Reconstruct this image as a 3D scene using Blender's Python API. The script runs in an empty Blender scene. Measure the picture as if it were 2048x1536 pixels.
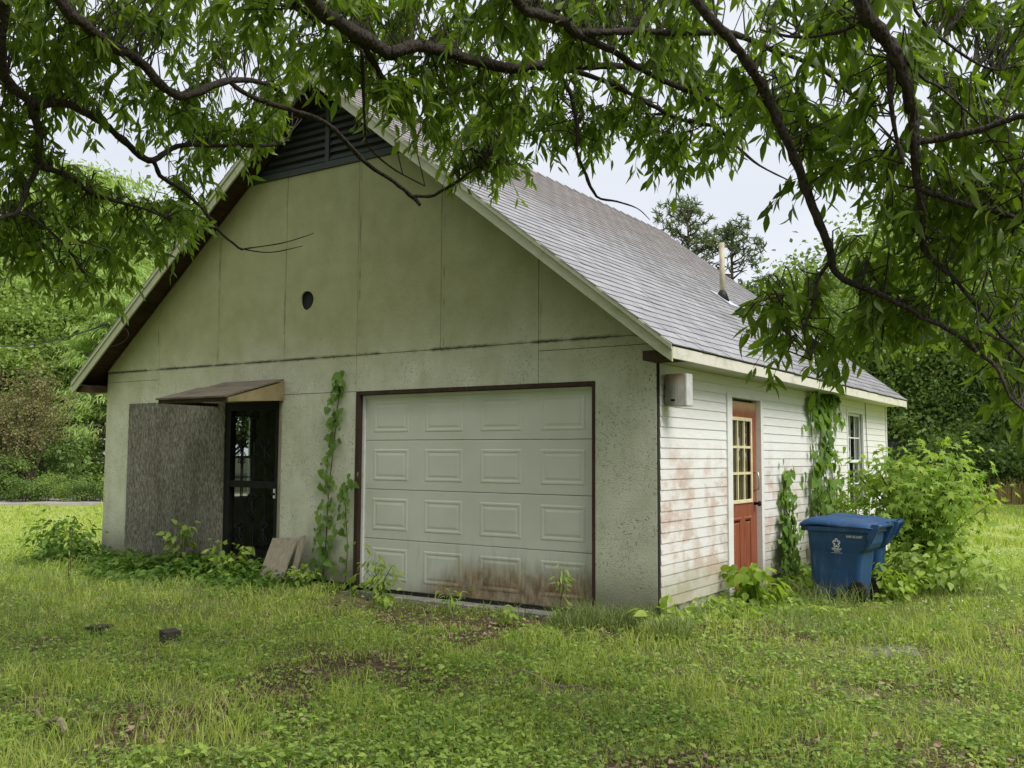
import bpy, math, random
import numpy as np
from mathutils import Vector, Matrix
SC = bpy.context.scene
COL = SC.collection
R = math.radians
rng = np.random.default_rng(7)
random.seed(7)

# ------------------------------------------------------------------ camera, world, sun, exposure
FPX = 1903.28                                   # focal length in pixels of the 2048 px wide photograph
YAW, PITCH, ROLL = -0.5913, 0.0752, 0.0057
C = np.array([3.6675, -7.783, 1.4446])
fwd = np.array([math.sin(YAW)*math.cos(PITCH), math.cos(YAW)*math.cos(PITCH), math.sin(PITCH)])
rgt = np.array([math.cos(YAW), -math.sin(YAW), 0.0]); upv = np.cross(rgt, fwd)
rgt, upv = rgt*math.cos(ROLL)+upv*math.sin(ROLL), -rgt*math.sin(ROLL)+upv*math.cos(ROLL)
cam_d = bpy.data.cameras.new('camera'); cam = bpy.data.objects.new('camera', cam_d); COL.objects.link(cam)
cam_d.sensor_width = 36.0; cam_d.lens = FPX/2048*36.0; cam_d.clip_start = 0.05; cam_d.clip_end = 900
cam.matrix_world = Matrix(((rgt[0], upv[0], -fwd[0], C[0]), (rgt[1], upv[1], -fwd[1], C[1]), (rgt[2], upv[2], -fwd[2], C[2]), (0, 0, 0, 1)))
SC.camera = cam

SUN_EL, SUN_AZ = R(50), R(97)                  # azimuth clockwise from +Y: the bright side of the overcast sky
world = bpy.data.worlds.new('World'); SC.world = world; world.use_nodes = True
wn = world.node_tree; wn.nodes.clear()
w_out = wn.nodes.new('ShaderNodeOutputWorld')
w_sky = wn.nodes.new('ShaderNodeTexSky'); w_sky.sky_type = 'NISHITA'; w_sky.sun_disc = False
w_sky.sun_elevation = SUN_EL; w_sky.sun_rotation = SUN_AZ; w_sky.dust_density = 4.0
w_b1 = wn.nodes.new('ShaderNodeBackground'); w_b1.inputs['Strength'].default_value = 0.06
wn.links.new(w_sky.outputs[0], w_b1.inputs['Color'])
w_tc = wn.nodes.new('ShaderNodeTexCoord'); w_map = wn.nodes.new('ShaderNodeMapping'); w_map.inputs['Scale'].default_value = (1.0, 1.0, 3.0)
w_no = wn.nodes.new('ShaderNodeTexNoise'); w_no.inputs['Scale'].default_value = 2.2; w_no.inputs['Detail'].default_value = 5
w_rp = wn.nodes.new('ShaderNodeValToRGB')
w_rp.color_ramp.elements[0].position = 0.3; w_rp.color_ramp.elements[0].color = (0.345, 0.36, 0.395, 1)
w_rp.color_ramp.elements[1].position = 0.7; w_rp.color_ramp.elements[1].color = (0.40, 0.412, 0.437, 1)
w_b2 = wn.nodes.new('ShaderNodeBackground'); w_b2.inputs['Strength'].default_value = 1.0
w_mix = wn.nodes.new('ShaderNodeMixShader'); w_mix.inputs[0].default_value = 0.9
wn.links.new(w_tc.outputs['Generated'], w_map.inputs[0]); wn.links.new(w_map.outputs[0], w_no.inputs['Vector'])
wn.links.new(w_no.outputs[0], w_rp.inputs[0]); wn.links.new(w_rp.outputs[0], w_b2.inputs['Color'])
wn.links.new(w_b1.outputs[0], w_mix.inputs[1]); wn.links.new(w_b2.outputs[0], w_mix.inputs[2]); wn.links.new(w_mix.outputs[0], w_out.inputs[0])
sun_d = bpy.data.lights.new('sun', 'SUN'); sun_d.energy = 1.5; sun_d.angle = R(32); sun_d.color = (1.0, 0.97, 0.92)
sun = bpy.data.objects.new('sun', sun_d); COL.objects.link(sun)
sdir = Vector((math.sin(SUN_AZ)*math.cos(SUN_EL), math.cos(SUN_AZ)*math.cos(SUN_EL), math.sin(SUN_EL)))
sun.rotation_euler = sdir.to_track_quat('Z', 'Y').to_euler()
sun.location = (20, -10, 25)
SC.view_settings.view_transform = 'Standard'; SC.view_settings.look = 'None'
SC.view_settings.exposure = 1.28; SC.view_settings.gamma = 1.0; SC.view_settings.use_curve_mapping = False
SC.render.engine = 'CYCLES'
cy = SC.cycles
cy.max_bounces = 7; cy.diffuse_bounces = 4; cy.glossy_bounces = 3; cy.transmission_bounces = 4; cy.transparent_max_bounces = 8
cy.use_denoising = True; cy.denoiser = 'OPENIMAGEDENOISE'; cy.denoising_input_passes = 'RGB_ALBEDO_NORMAL'
cy.caustics_reflective = False; cy.caustics_refractive = False
cy.sample_clamp_indirect = 6.0

# ------------------------------------------------------------------ pixel helpers (a pixel gives only a direction)
def ray(px, py): return fwd + rgt*(px-1024)/FPX + upv*(768-py)/FPX
def at(px, py, t): return C + ray(px, py)*t
def on(px, py, ax, v):
    d = ray(px, py); return C + d*((v-C[ax])/d[ax])
def proj(P):
    P = np.asarray(P) - C; w = P @ fwd
    w = np.where(np.abs(w) < 1e-6, 1e-6, w)
    return 1024+FPX*(P @ rgt)/w, 768-FPX*(P @ upv)/w, w
GZ = -0.05

# ------------------------------------------------------------------ materials
class N:
    def __init__(s, name):
        s.m = bpy.data.materials.new(name); s.m.use_nodes = True; s.t = s.m.node_tree; s.t.nodes.clear()
        s.out = s.t.nodes.new('ShaderNodeOutputMaterial')
        s.geo = s.t.nodes.new('ShaderNodeNewGeometry'); s.P = s.geo.outputs['Position']; s.isl = s.geo.outputs['Random Per Island']
        s._oi = None
    def new(s, k): return s.t.nodes.new('ShaderNode'+k)
    def L(s, a, b):
        if hasattr(a, 'links'): s.t.links.new(a, b)
        elif isinstance(a, (tuple, list)) and len(a) == 3 and b.type == 'RGBA': b.default_value = (*a, 1)
        else: b.default_value = a
    @property
    def orand(s):
        if s._oi is None: s._oi = s.new('ObjectInfo')
        return s._oi.outputs['Random']
    def map(s, v=None, scale=(1, 1, 1), rot=(0, 0, 0), loc=(0, 0, 0)):
        n = s.new('Mapping'); s.L(v or s.P, n.inputs[0]); n.inputs['Scale'].default_value = scale
        n.inputs['Rotation'].default_value = rot; n.inputs['Location'].default_value = loc; return n.outputs[0]
    def noise(s, v=None, scale=5, detail=3, rough=.55, dist=0):
        n = s.new('TexNoise'); s.L(v or s.P, n.inputs['Vector']); n.inputs['Scale'].default_value = scale
        n.inputs['Detail'].default_value = detail; n.inputs['Roughness'].default_value = rough; n.inputs['Distortion'].default_value = dist
        return n.outputs[0]
    def voro(s, v=None, scale=5, feature='F1', out='Distance'):
        n = s.new('TexVoronoi'); n.feature = feature; s.L(v or s.P, n.inputs['Vector']); n.inputs['Scale'].default_value = scale; return n.outputs[out]
    def ramp(s, f, stops):
        n = s.new('ValToRGB'); e = n.color_ramp.elements
        while len(e) < len(stops): e.new(.5)
        for k, (p, c) in enumerate(stops):
            e[k].position = p; e[k].color = (*c, 1) if isinstance(c, (tuple, list)) else (c, c, c, 1)
        s.L(f, n.inputs[0]); return n.outputs[0]
    def mix(s, f, a, b, mode='MIX'):
        n = s.new('Mix'); n.data_type = 'RGBA'; n.blend_type = mode; n.clamp_factor = True
        s.L(f, n.inputs[0]); s.L(a, n.inputs[6]); s.L(b, n.inputs[7]); return n.outputs[2]
    def math(s, op, a, b=0.0, clamp=False):
        n = s.new('Math'); n.operation = op; n.use_clamp = clamp; s.L(a, n.inputs[0]); s.L(b, n.inputs[1]); return n.outputs[0]
    def smooth(s, v, lo, hi):
        n = s.new('MapRange'); n.interpolation_type = 'SMOOTHSTEP'; s.L(v, n.inputs[0]); n.inputs[1].default_value = lo; n.inputs[2].default_value = hi
        return n.outputs[0]
    def xyz(s, v=None):
        n = s.new('SeparateXYZ'); s.L(v or s.P, n.inputs[0]); return n.outputs
    def bump(s, h, st=.3, d=.01):
        n = s.new('Bump'); n.inputs['Strength'].default_value = st; n.inputs['Distance'].default_value = d; s.L(h, n.inputs['Height']); return n.outputs[0]
    def pbr(s, col, rough=.7, spec=.3, metal=0, normal=None, **kw):
        n = s.new('BsdfPrincipled'); s.L(col, n.inputs['Base Color']); s.L(rough, n.inputs['Roughness'])
        n.inputs['Specular IOR Level'].default_value = spec; n.inputs['Metallic'].default_value = metal
        if normal is not None: s.L(normal, n.inputs['Normal'])
        for k, v in kw.items(): s.L(v, n.inputs[k])
        s.t.links.new(n.outputs[0], s.out.inputs[0]); return n
    def leaf(s, col, trans=.35, tcol=None, rough=.38, spec=.45):
        p = s.pbr(col, rough, spec); tr = s.new('BsdfTranslucent'); s.L(tcol or col, tr.inputs[0])
        mx = s.new('MixShader'); mx.inputs[0].default_value = trans
        s.t.links.new(p.outputs[0], mx.inputs[1]); s.t.links.new(tr.outputs[0], mx.inputs[2]); s.t.links.new(mx.outputs[0], s.out.inputs[0])

MT = {}
def flat(name, col, rough=.7, spec=.3, var=.15, scale=9, bump=0, metal=0):
    n = N(name); f = n.noise(scale=scale, detail=5)
    lo = tuple(c*(1-var) for c in col); hi = tuple(min(1, c*(1+var)) for c in col)
    c = n.ramp(f, [(.3, lo), (.7, hi)])
    nb = n.bump(n.noise(scale=scale*9, detail=3), bump, .004) if bump else None
    n.pbr(c, rough, spec, metal, nb); MT[name] = n.m; return n.m

def flecks(n, a1, dens=.64, sx=84., sl=20.):
    """short dark strokes of exposed strand board in several directions (wall lies in the XZ plane)"""
    out = None
    for k, a in enumerate(a1):
        v2 = n.new('Mapping'); n.L(n.P, v2.inputs[0]); v2.inputs['Rotation'].default_value = (0, R(a), 0)
        v3 = n.new('Mapping'); n.L(v2.outputs[0], v3.inputs[0]); v3.inputs['Scale'].default_value = (sl, 1, sx); v3.inputs['Location'].default_value = (k*3.7, 0, k*1.9)
        f = n.smooth(n.noise(v3.outputs[0], 1.0, 2, .5), dens, dens+.07)
        out = f if out is None else n.math('MAXIMUM', out, f)
    return out

def mk_front():
    n = N('painted_strand_board'); x, y, z = n.xyz()
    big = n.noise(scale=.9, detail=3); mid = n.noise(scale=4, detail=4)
    cream = n.ramp(mid, [(.3, (.285, .29, .145)), (.7, (.345, .345, .19))])  # algae-olive gable paint, with the canopy's green-tinted shade also put into the colour
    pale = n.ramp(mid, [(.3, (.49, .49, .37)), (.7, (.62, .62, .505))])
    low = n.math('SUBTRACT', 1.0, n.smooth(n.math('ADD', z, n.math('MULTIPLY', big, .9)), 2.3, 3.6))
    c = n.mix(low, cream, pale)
    alg = n.smooth(n.noise(n.map(scale=(3.2, 1, .8)), 1.0, 6, .68), .48, .72)
    c = n.mix(n.math('MULTIPLY', alg, .45), c, (.36, .37, .22))
    fl = flecks(n, (18, 64, -40, -78), .622)
    amt = n.math('MULTIPLY', n.smooth(n.noise(scale=2.6, detail=4, rough=.65), .34, .60), n.math('ADD', n.math('MULTIPLY', low, .72), .26))
    right = n.math('ADD', n.math('MULTIPLY', n.smooth(x, -1.2, -.2), .25), .95)
    amt = n.math('MULTIPLY', amt, right, True)
    c = n.mix(n.math('MULTIPLY', n.math('MULTIPLY', fl, amt, True), .8), c, (.085, .075, .052))
    dirt = n.math('MULTIPLY', n.math('SUBTRACT', 1.0, n.smooth(n.math('ADD', z, n.math('MULTIPLY', mid, -.35)), -.12, .38)), .75)
    c = n.mix(dirt, c, (.13, .125, .075))
    # weather stains along the horizontal joint and from the sheet joints
    band = n.math('SUBTRACT', 1.0, n.smooth(n.math('ABSOLUTE', n.math('SUBTRACT', n.math('ADD', z, n.math('MULTIPLY', n.noise(scale=22, detail=3), .03)), 2.566)), .0, .03))
    c = n.mix(n.math('MULTIPLY', band, n.smooth(n.noise(scale=3.4, detail=5), .34, .58)), c, (.085, .085, .045))
    xs = n.math('ABSOLUTE', n.math('SUBTRACT', n.math('FRACT', n.math('DIVIDE', n.math('ADD', n.math('ADD', x, n.math('MULTIPLY', mid, .03)), 8.375), 1.194)), .5))
    vb = n.math('MULTIPLY', n.smooth(xs, .482, .499), n.math('MULTIPLY', n.smooth(n.noise(n.map(scale=(.8, 1, 2)), 1.6, 4), .42, .66), n.smooth(z, 2.5, 2.6)))
    c = n.mix(n.math('MULTIPLY', vb, .85), c, (.15, .14, .075))
    hb = n.math('ADD', n.math('MULTIPLY', fl, -.6), n.voro(n.map(scale=(1, 1, 2.2), rot=(0, .6, 0)), 46))
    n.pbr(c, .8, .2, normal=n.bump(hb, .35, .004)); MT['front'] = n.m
mk_front()

def mk_osb():
    n = N('weathered_strand_board')
    a = n.noise(n.map(scale=(62, 1, 15), rot=(0, .25, 0)), 1, 3, .6); b = n.noise(n.map(scale=(50, 1, 26), rot=(0, -.4, 0)), 1, 3, .6)
    v = n.voro(n.map(scale=(60, 1, 18), rot=(0, .15, 0)), 1, 'F1', 'Color')
    h = n.math('ADD', n.math('ADD', n.math('MULTIPLY', a, .5), n.math('MULTIPLY', b, .5)), n.math('MULTIPLY', n.xyz(v)[0], .22))
    c = n.ramp(h, [(.36, (.045, .04, .03)), (.55, (.14, .125, .10)), (.66, (.205, .19, .16)), (.82, (.32, .305, .26))])
    st = n.smooth(n.noise(n.map(scale=(1.6, 1, .45)), 1.3, 4), .45, .7)
    c = n.mix(n.math('MULTIPLY', st, .5), c, (.07, .065, .04))
    n.pbr(c, .85, .15, normal=n.bump(h, .6, .006)); MT['osb'] = n.m
mk_osb()

def mk_siding():
    n = N('stained_white_siding'); x, y, z = n.xyz()
    grain = n.noise(n.map(scale=(1, 3, 60)), 1.6, 4, .6); sp = n.noise(n.map(scale=(1, 1, 1.6)), 120, 3, .75)
    c = n.ramp(grain, [(.3, (.66, .66, .645)), (.7, (.77, .77, .755))])
    reach = n.math('ADD', n.math('MULTIPLY', n.noise(n.map(scale=(1, 1.7, .22)), 1.25, 4, .6), 2.9), n.math('ADD', n.math('MULTIPLY', n.orand, .42), -.1))
    m = n.math('SUBTRACT', 1.0, n.smooth(n.math('SUBTRACT', z, reach), -.62, .25))
    cut = n.math('SUBTRACT', 1.0, n.smooth(z, 1.35, 1.75))
    near = n.math('SUBTRACT', 1.0, n.math('MULTIPLY', n.smooth(y, 3.4, 5.0), .55))
    m = n.math('MULTIPLY', n.math('MULTIPLY', n.math('MULTIPLY', m, cut), near), n.math('MULTIPLY', n.smooth(sp, .34, .56), n.math('ADD', n.math('MULTIPLY', n.smooth(n.noise(n.map(scale=(1, 1, 1.5)), 2.6, 6, .65), .42, .60), .8), .2)), True)
    rust = n.ramp(n.noise(scale=2.2, detail=4), [(.32, (.44, .24, .155)), (.5, (.44, .31, .235)), (.68, (.42, .37, .29))])
    c = n.mix(n.math('MULTIPLY', m, .95), c, rust)
    gr = n.math('MULTIPLY', n.math('SUBTRACT', 1.0, n.smooth(n.math('ADD', z, n.math('MULTIPLY', sp, -.25)), .08, .42)), .6)
    c = n.mix(gr, c, (.27, .26, .15))
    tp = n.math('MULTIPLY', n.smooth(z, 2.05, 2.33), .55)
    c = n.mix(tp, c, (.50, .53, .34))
    n.pbr(c, .6, .3, normal=n.bump(grain, .35, .003)); MT['siding'] = n.m
mk_siding()

def mk_trim(name, base, stain, s1=.55):
    n = N(name); f = n.noise(scale=5, detail=6, rough=.65); g = n.noise(n.map(scale=(1, 1, 3)), 14, 4, .6)
    c = n.ramp(g, [(.3, tuple(k*.9 for k in base)), (.7, base)])
    c = n.mix(n.math('MULTIPLY', n.smooth(f, .5, .7), s1), c, stain)
    n.pbr(c, .65, .3, normal=n.bump(g, .15, .003)); MT[name] = n.m
mk_trim('rake_trim', (.46, .47, .33), (.30, .31, .19))
mk_trim('eave_trim', (.68, .66, .58), (.40, .37, .25))
mk_trim('door_trim', (.74, .74, .71), (.5, .47, .38), .4)
mk_trim('soffit_side', (.55, .53, .44), (.36, .34, .22))
mk_trim('vent_trim', (.05, .06, .056), (.03, .035, .03))

def mk_garage():
    n = N('garage_door_paint'); x, y, z = n.xyz()
    f = n.noise(scale=2, detail=4)
    c = n.ramp(f, [(.3, (.55, .565, .475)), (.7, (.62, .635, .545))])
    st = n.noise(n.map(scale=(7, 1, 1.1)), 2.0, 5, .65)
    edge = n.math('ADD', n.math('MULTIPLY', st, .24), n.math('MULTIPLY', n.smooth(x, -3.0, -2.0), .33))
    m = n.math('MULTIPLY', n.math('SUBTRACT', 1.0, n.smooth(n.math('SUBTRACT', z, edge), -.26, .05)), n.math('ADD', n.math('MULTIPLY', n.smooth(n.noise(n.map(scale=(9, 1, 3)), 3, 5, .7), .3, .65), .35), .65))
    m = n.math('MULTIPLY', m, n.smooth(x, -3.3, -2.5))
    mud = n.ramp(n.noise(scale=9, detail=4), [(.35, (.13, .08, .038)), (.65, (.27, .18, .09))])
    c = n.mix(m, c, mud)
    g = n.math('MULTIPLY', n.math('MULTIPLY', n.smooth(z, .1, .4), n.math('SUBTRACT', 1.0, n.smooth(z, .4, .7))), n.smooth(n.noise(n.map(scale=(5, 1, 1)), 2), .52, .75))
    c = n.mix(n.math('MULTIPLY', g, .4), c, (.33, .32, .2))
    n.pbr(c, .5, .35, normal=n.bump(n.noise(n.map(scale=(60, 1, 3)), 2), .05, .002)); MT['garage'] = n.m
mk_garage()

def mk_shingle():
    n = N('asphalt_shingle'); g = n.noise(scale=260, detail=2); b = n.noise(scale=1.1, detail=4)
    x, y, z = n.xyz()
    f = n.math('ADD', n.math('ADD', n.math('MULTIPLY', g, .4), n.math('MULTIPLY', n.orand, .18)), n.math('MULTIPLY', n.isl, .22))
    c = n.ramp(f, [(.15, (.20, .197, .213)), (.45, (.315, .312, .33)), (.75, (.45, .447, .468))])
    c = n.mix(n.math('MULTIPLY', n.smooth(n.math('ADD', z, n.math('MULTIPLY', b, 1.4)), 4.4, 5.9), .5), c, (.21, .165, .14))
    li = n.smooth(n.noise(n.map(scale=(1, 1, .6)), 6, 6, .72), .54, .70)
    c = n.mix(n.math('MULTIPLY', li, .6), c, (.13, .13, .11))
    sk = n.smooth(n.noise(n.map(scale=(.35, 2.2, .35)), 1.6, 4, .6), .5, .75)
    c = n.mix(n.math('MULTIPLY', sk, .35), c, (.16, .15, .15))
    n.pbr(c, .62, .45, normal=n.bump(g, .5, .003)); MT['shingle'] = n.m
mk_shingle()

def mk_wood(name, dark, light, ax=(3, 40, 40), rough=.8):
    n = N(name); g = n.noise(n.map(scale=ax), 1.3, 5, .65); b = n.noise(scale=3, detail=3)
    if name == 'bark': g = n.math('ADD', n.math('MULTIPLY', g, .6), n.math('MULTIPLY', n.voro(n.map(scale=(1, 1, .45)), 70, 'F1'), .7))
    c = n.ramp(g, [(.3, dark), (.7, light)]); c = n.mix(n.math('MULTIPLY', n.smooth(b, .5, .7), .5), c, tuple(k*.6 for k in dark))
    n.pbr(c, rough, .2, normal=n.bump(g, 1.0 if name == 'bark' else .4, .012 if name == 'bark' else .004)); MT[name] = n.m
mk_wood('awning_wood', (.075, .062, .045), (.16, .135, .10), (2, 40, 40))
mk_wood('awning_side', (.17, .14, .07), (.28, .23, .125), (30, 2, 2))
mk_wood('soffit_wood', (.03, .018, .011), (.085, .05, .03), (40, 3, 6))
mk_wood('brown_frame', (.035, .02, .014), (.07, .042, .03), (20, 20, 2))
mk_wood('old_board', (.20, .17, .12), (.33, .29, .22), (30, 30, 2))
mk_wood('bark', (.010, .008, .006), (.05, .041, .033), (14, 14, 6), .9)
mk_wood('far_bark', (.06, .05, .042), (.14, .12, .10), (9, 9, 2), .9)
mk_wood('twig_bark', (.05, .032, .022), (.13, .09, .06), (14, 14, 6), .9)

def mk_red():
    n = N('red_door_paint'); x, y, z = n.xyz(); g = n.noise(n.map(scale=(20, 30, 2)), 1.5, 4)
    c = n.ramp(g, [(.3, (.20, .055, .028)), (.7, (.30, .09, .045))])
    c = n.mix(n.smooth(n.math('ADD', z, n.math('MULTIPLY', n.noise(scale=6), .05)), 1.93, 2.06), c, (.55, .36, .2))
    c = n.mix(n.math('MULTIPLY', n.smooth(n.noise(n.map(scale=(1, 8, .8)), 3, 4), .52, .7), .35), c, (.40, .20, .11))
    n.pbr(c, .45, .4, normal=n.bump(g, .1, .002)); MT['red'] = n.m
mk_red()
flat('muntin', (.66, .58, .36), .6); flat('white_frame', (.74, .76, .76), .5, var=.06); flat('iron', (.010, .010, .009), .7, .15, .3)
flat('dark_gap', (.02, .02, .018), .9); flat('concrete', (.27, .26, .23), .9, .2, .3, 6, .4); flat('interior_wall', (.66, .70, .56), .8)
flat('speaker_box', (.52, .53, .50), .5, .4); flat('metal', (.55, .55, .52), .35, .5, metal=.8); flat('rubber', (.012, .012, .013), .6, .4)
flat('pvc', (.46, .41, .29), .5, .4, .2, 14); flat('flashing', (.62, .63, .66), .35, .5, metal=.4); flat('white_print', (.68, .70, .72), .6, var=.05)
flat('road', (.34, .31, .29), .9, .2, .2, 2.5); flat('cable', (.02, .02, .02), .6); flat('brick_dark', (.06, .05, .042), .9, .2, .4, 30, .5)
flat('paver', (.17, .16, .145), .9, .2, .25, 14, .4); flat('flower', (.75, .75, .68), .7, var=.05); flat('shed_roof', (.13, .12, .14), .85, .2, .25, 3)
flat('stick', (.24, .20, .15), .9, .2, .35, 20); flat('ceiling', (.7, .7, .66), .9)
def mk_speaker():
    n = N('speaker_grille'); z = n.xyz()[2]; v = n.voro(scale=150)
    c = n.ramp(n.noise(scale=7, detail=4), [(.35, (.20, .195, .165)), (.65, (.29, .285, .25))])
    c = n.mix(n.math('MULTIPLY', n.smooth(n.math('ADD', z, n.math('MULTIPLY', n.noise(scale=9), .1)), 2.12, 2.24), .7), c, (.28, .15, .07))
    n.pbr(c, .55, .3, normal=n.bump(v, .3, .002)); MT['speaker'] = n.m
mk_speaker()
def mk_blue():
    n = N('blue_bin_plastic'); z = n.xyz()[2]; f = n.noise(scale=4, detail=5)
    c = n.ramp(f, [(.3, (.009, .045, .125)), (.7, (.015, .07, .18))])
    c = n.mix(n.math('MULTIPLY', n.smooth(n.noise(n.map(scale=(6, 6, 1)), 3, 5, .7), .5, .75), .3), c, (.14, .19, .24))
    c = n.mix(n.math('MULTIPLY', n.math('SUBTRACT', 1.0, n.smooth(n.math('SUBTRACT', z, n.math('MULTIPLY', n.noise(scale=11, detail=5), .35)), -.2, .06)), .5), c, (.10, .085, .055))
    n.pbr(c, .52, .4, normal=n.bump(n.noise(scale=90, detail=2), .06, .002)); MT['blue'] = n.m
mk_blue()
def mk_glass():
    n = N('window_glass'); g = n.new('BsdfGlossy'); g.inputs['Roughness'].default_value = .015; g.inputs['Color'].default_value = (.95, .97, .96, 1)
    t = n.new('BsdfTransparent'); t.inputs[0].default_value = (.80, .84, .80, 1)
    lw_ = n.new('LayerWeight'); lw_.inputs[0].default_value = .5
    mx = n.new('MixShader'); n.L(n.math('ADD', n.math('MULTIPLY', n.math('POWER', lw_.outputs['Facing'], 2.5), .7), .10, True), mx.inputs[0])
    n.t.links.new(t.outputs[0], mx.inputs[1]); n.t.links.new(g.outputs[0], mx.inputs[2]); n.t.links.new(mx.outputs[0], n.out.inputs[0]); MT['glass'] = n.m
mk_glass()

def mk_leaf(name, a, b, trans=.35, rough=.38, spec=.45, third=None, sc=1.3):
    n = N(name); k = n.math('ADD', n.math('MULTIPLY', n.isl, .6), n.math('MULTIPLY', n.orand, .15)); k = n.math('ADD', k, n.math('MULTIPLY', n.noise(scale=sc, detail=2), .5))
    st = [(.3, a), (.95, b)]
    if third: st = [(.25, a), (.8, b), (1.0, third)]
    c = n.ramp(k, st); n.leaf(c, trans, n.mix(1.0, c, (1.3, 1.4, .6), 'MULTIPLY'), rough, spec); MT[name] = n.m
mk_leaf('oak_leaf', (.075, .13, .017), (.225, .315, .046), .6, .36, .42)
mk_leaf('cypress_leaf', (.26, .38, .10), (.44, .56, .19), .4, .6, .25)
mk_leaf('maple_leaf', (.18, .27, .06), (.35, .45, .13), .4, .5, .3)
mk_leaf('dark_leaf', (.08, .145, .035), (.19, .28, .075), .35, .5, .3)
mk_leaf('mid_leaf', (.12, .195, .05), (.26, .35, .105), .38, .5, .3)
mk_leaf('pine_needle', (.075, .11, .05), (.16, .20, .09), .3, .6, .25)
mk_leaf('rusty_leaf', (.15, .155, .065), (.27, .24, .115), .3, .6, .25)
mk_leaf('shrub_leaf', (.15, .265, .035), (.40, .51, .09), .45, .5, .22)
mk_leaf('vine_leaf', (.06, .14, .026), (.21, .32, .065), .4, .5, .2)
mk_leaf('weed_leaf', (.12, .22, .038), (.43, .54, .12), .4, .5, .22)
mk_leaf('grass_blade', (.15, .225, .042), (.49, .57, .14), .5, .55, .25, (.62, .56, .32), .9)
mk_leaf('long_grass', (.12, .18, .05), (.30, .35, .13), .35, .5, .3)
mk_leaf('dry_grass', (.42, .31, .17), (.60, .46, .27), .3, .7, .2)
mk_leaf('dead_leaf', (.085, .05, .03), (.42, .32, .22), .1, .8, .2)
def mk_ground():
    n = N('lawn_soil'); a = n.noise(scale=.55, detail=5, rough=.6); b = n.noise(scale=14, detail=5, rough=.65); d = n.noise(scale=.09, detail=3)
    soil = n.ramp(b, [(.3, (.035, .025, .016)), (.55, (.085, .06, .036)), (.72, (.16, .115, .07))])
    gr = n.ramp(n.noise(scale=30, detail=4), [(.3, (.05, .055, .022)), (.55, (.12, .125, .05)), (.75, (.22, .20, .10))])
    atr = n.new('Attribute'); atr.attribute_name = 'bare_soil'
    c = n.mix(n.smooth(n.math('ADD', n.math('MULTIPLY', b, .5), atr.outputs['Fac']), .30, .62), gr, soil)
    far = n.ramp(n.noise(scale=3.5, detail=6, rough=.7), [(.3, (.25, .32, .075)), (.7, (.40, .46, .13))])
    dist = n.new('VectorMath'); dist.operation = 'DISTANCE'; n.L(n.P, dist.inputs[0]); dist.inputs[1].default_value = (3.7, -7.8, 0)
    c = n.mix(n.smooth(dist.outputs['Value'], 8.0, 16.0), c, far)
    wd = n.smooth(n.math('ADD', dist.outputs['Value'], n.math('MULTIPLY', d, 6)), 38, 44)
    c = n.mix(wd, c, (.05, .05, .022))
    n.pbr(c, .9, .15, normal=n.bump(b, .8, .03)); MT['ground'] = n.m
mk_ground()

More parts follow.
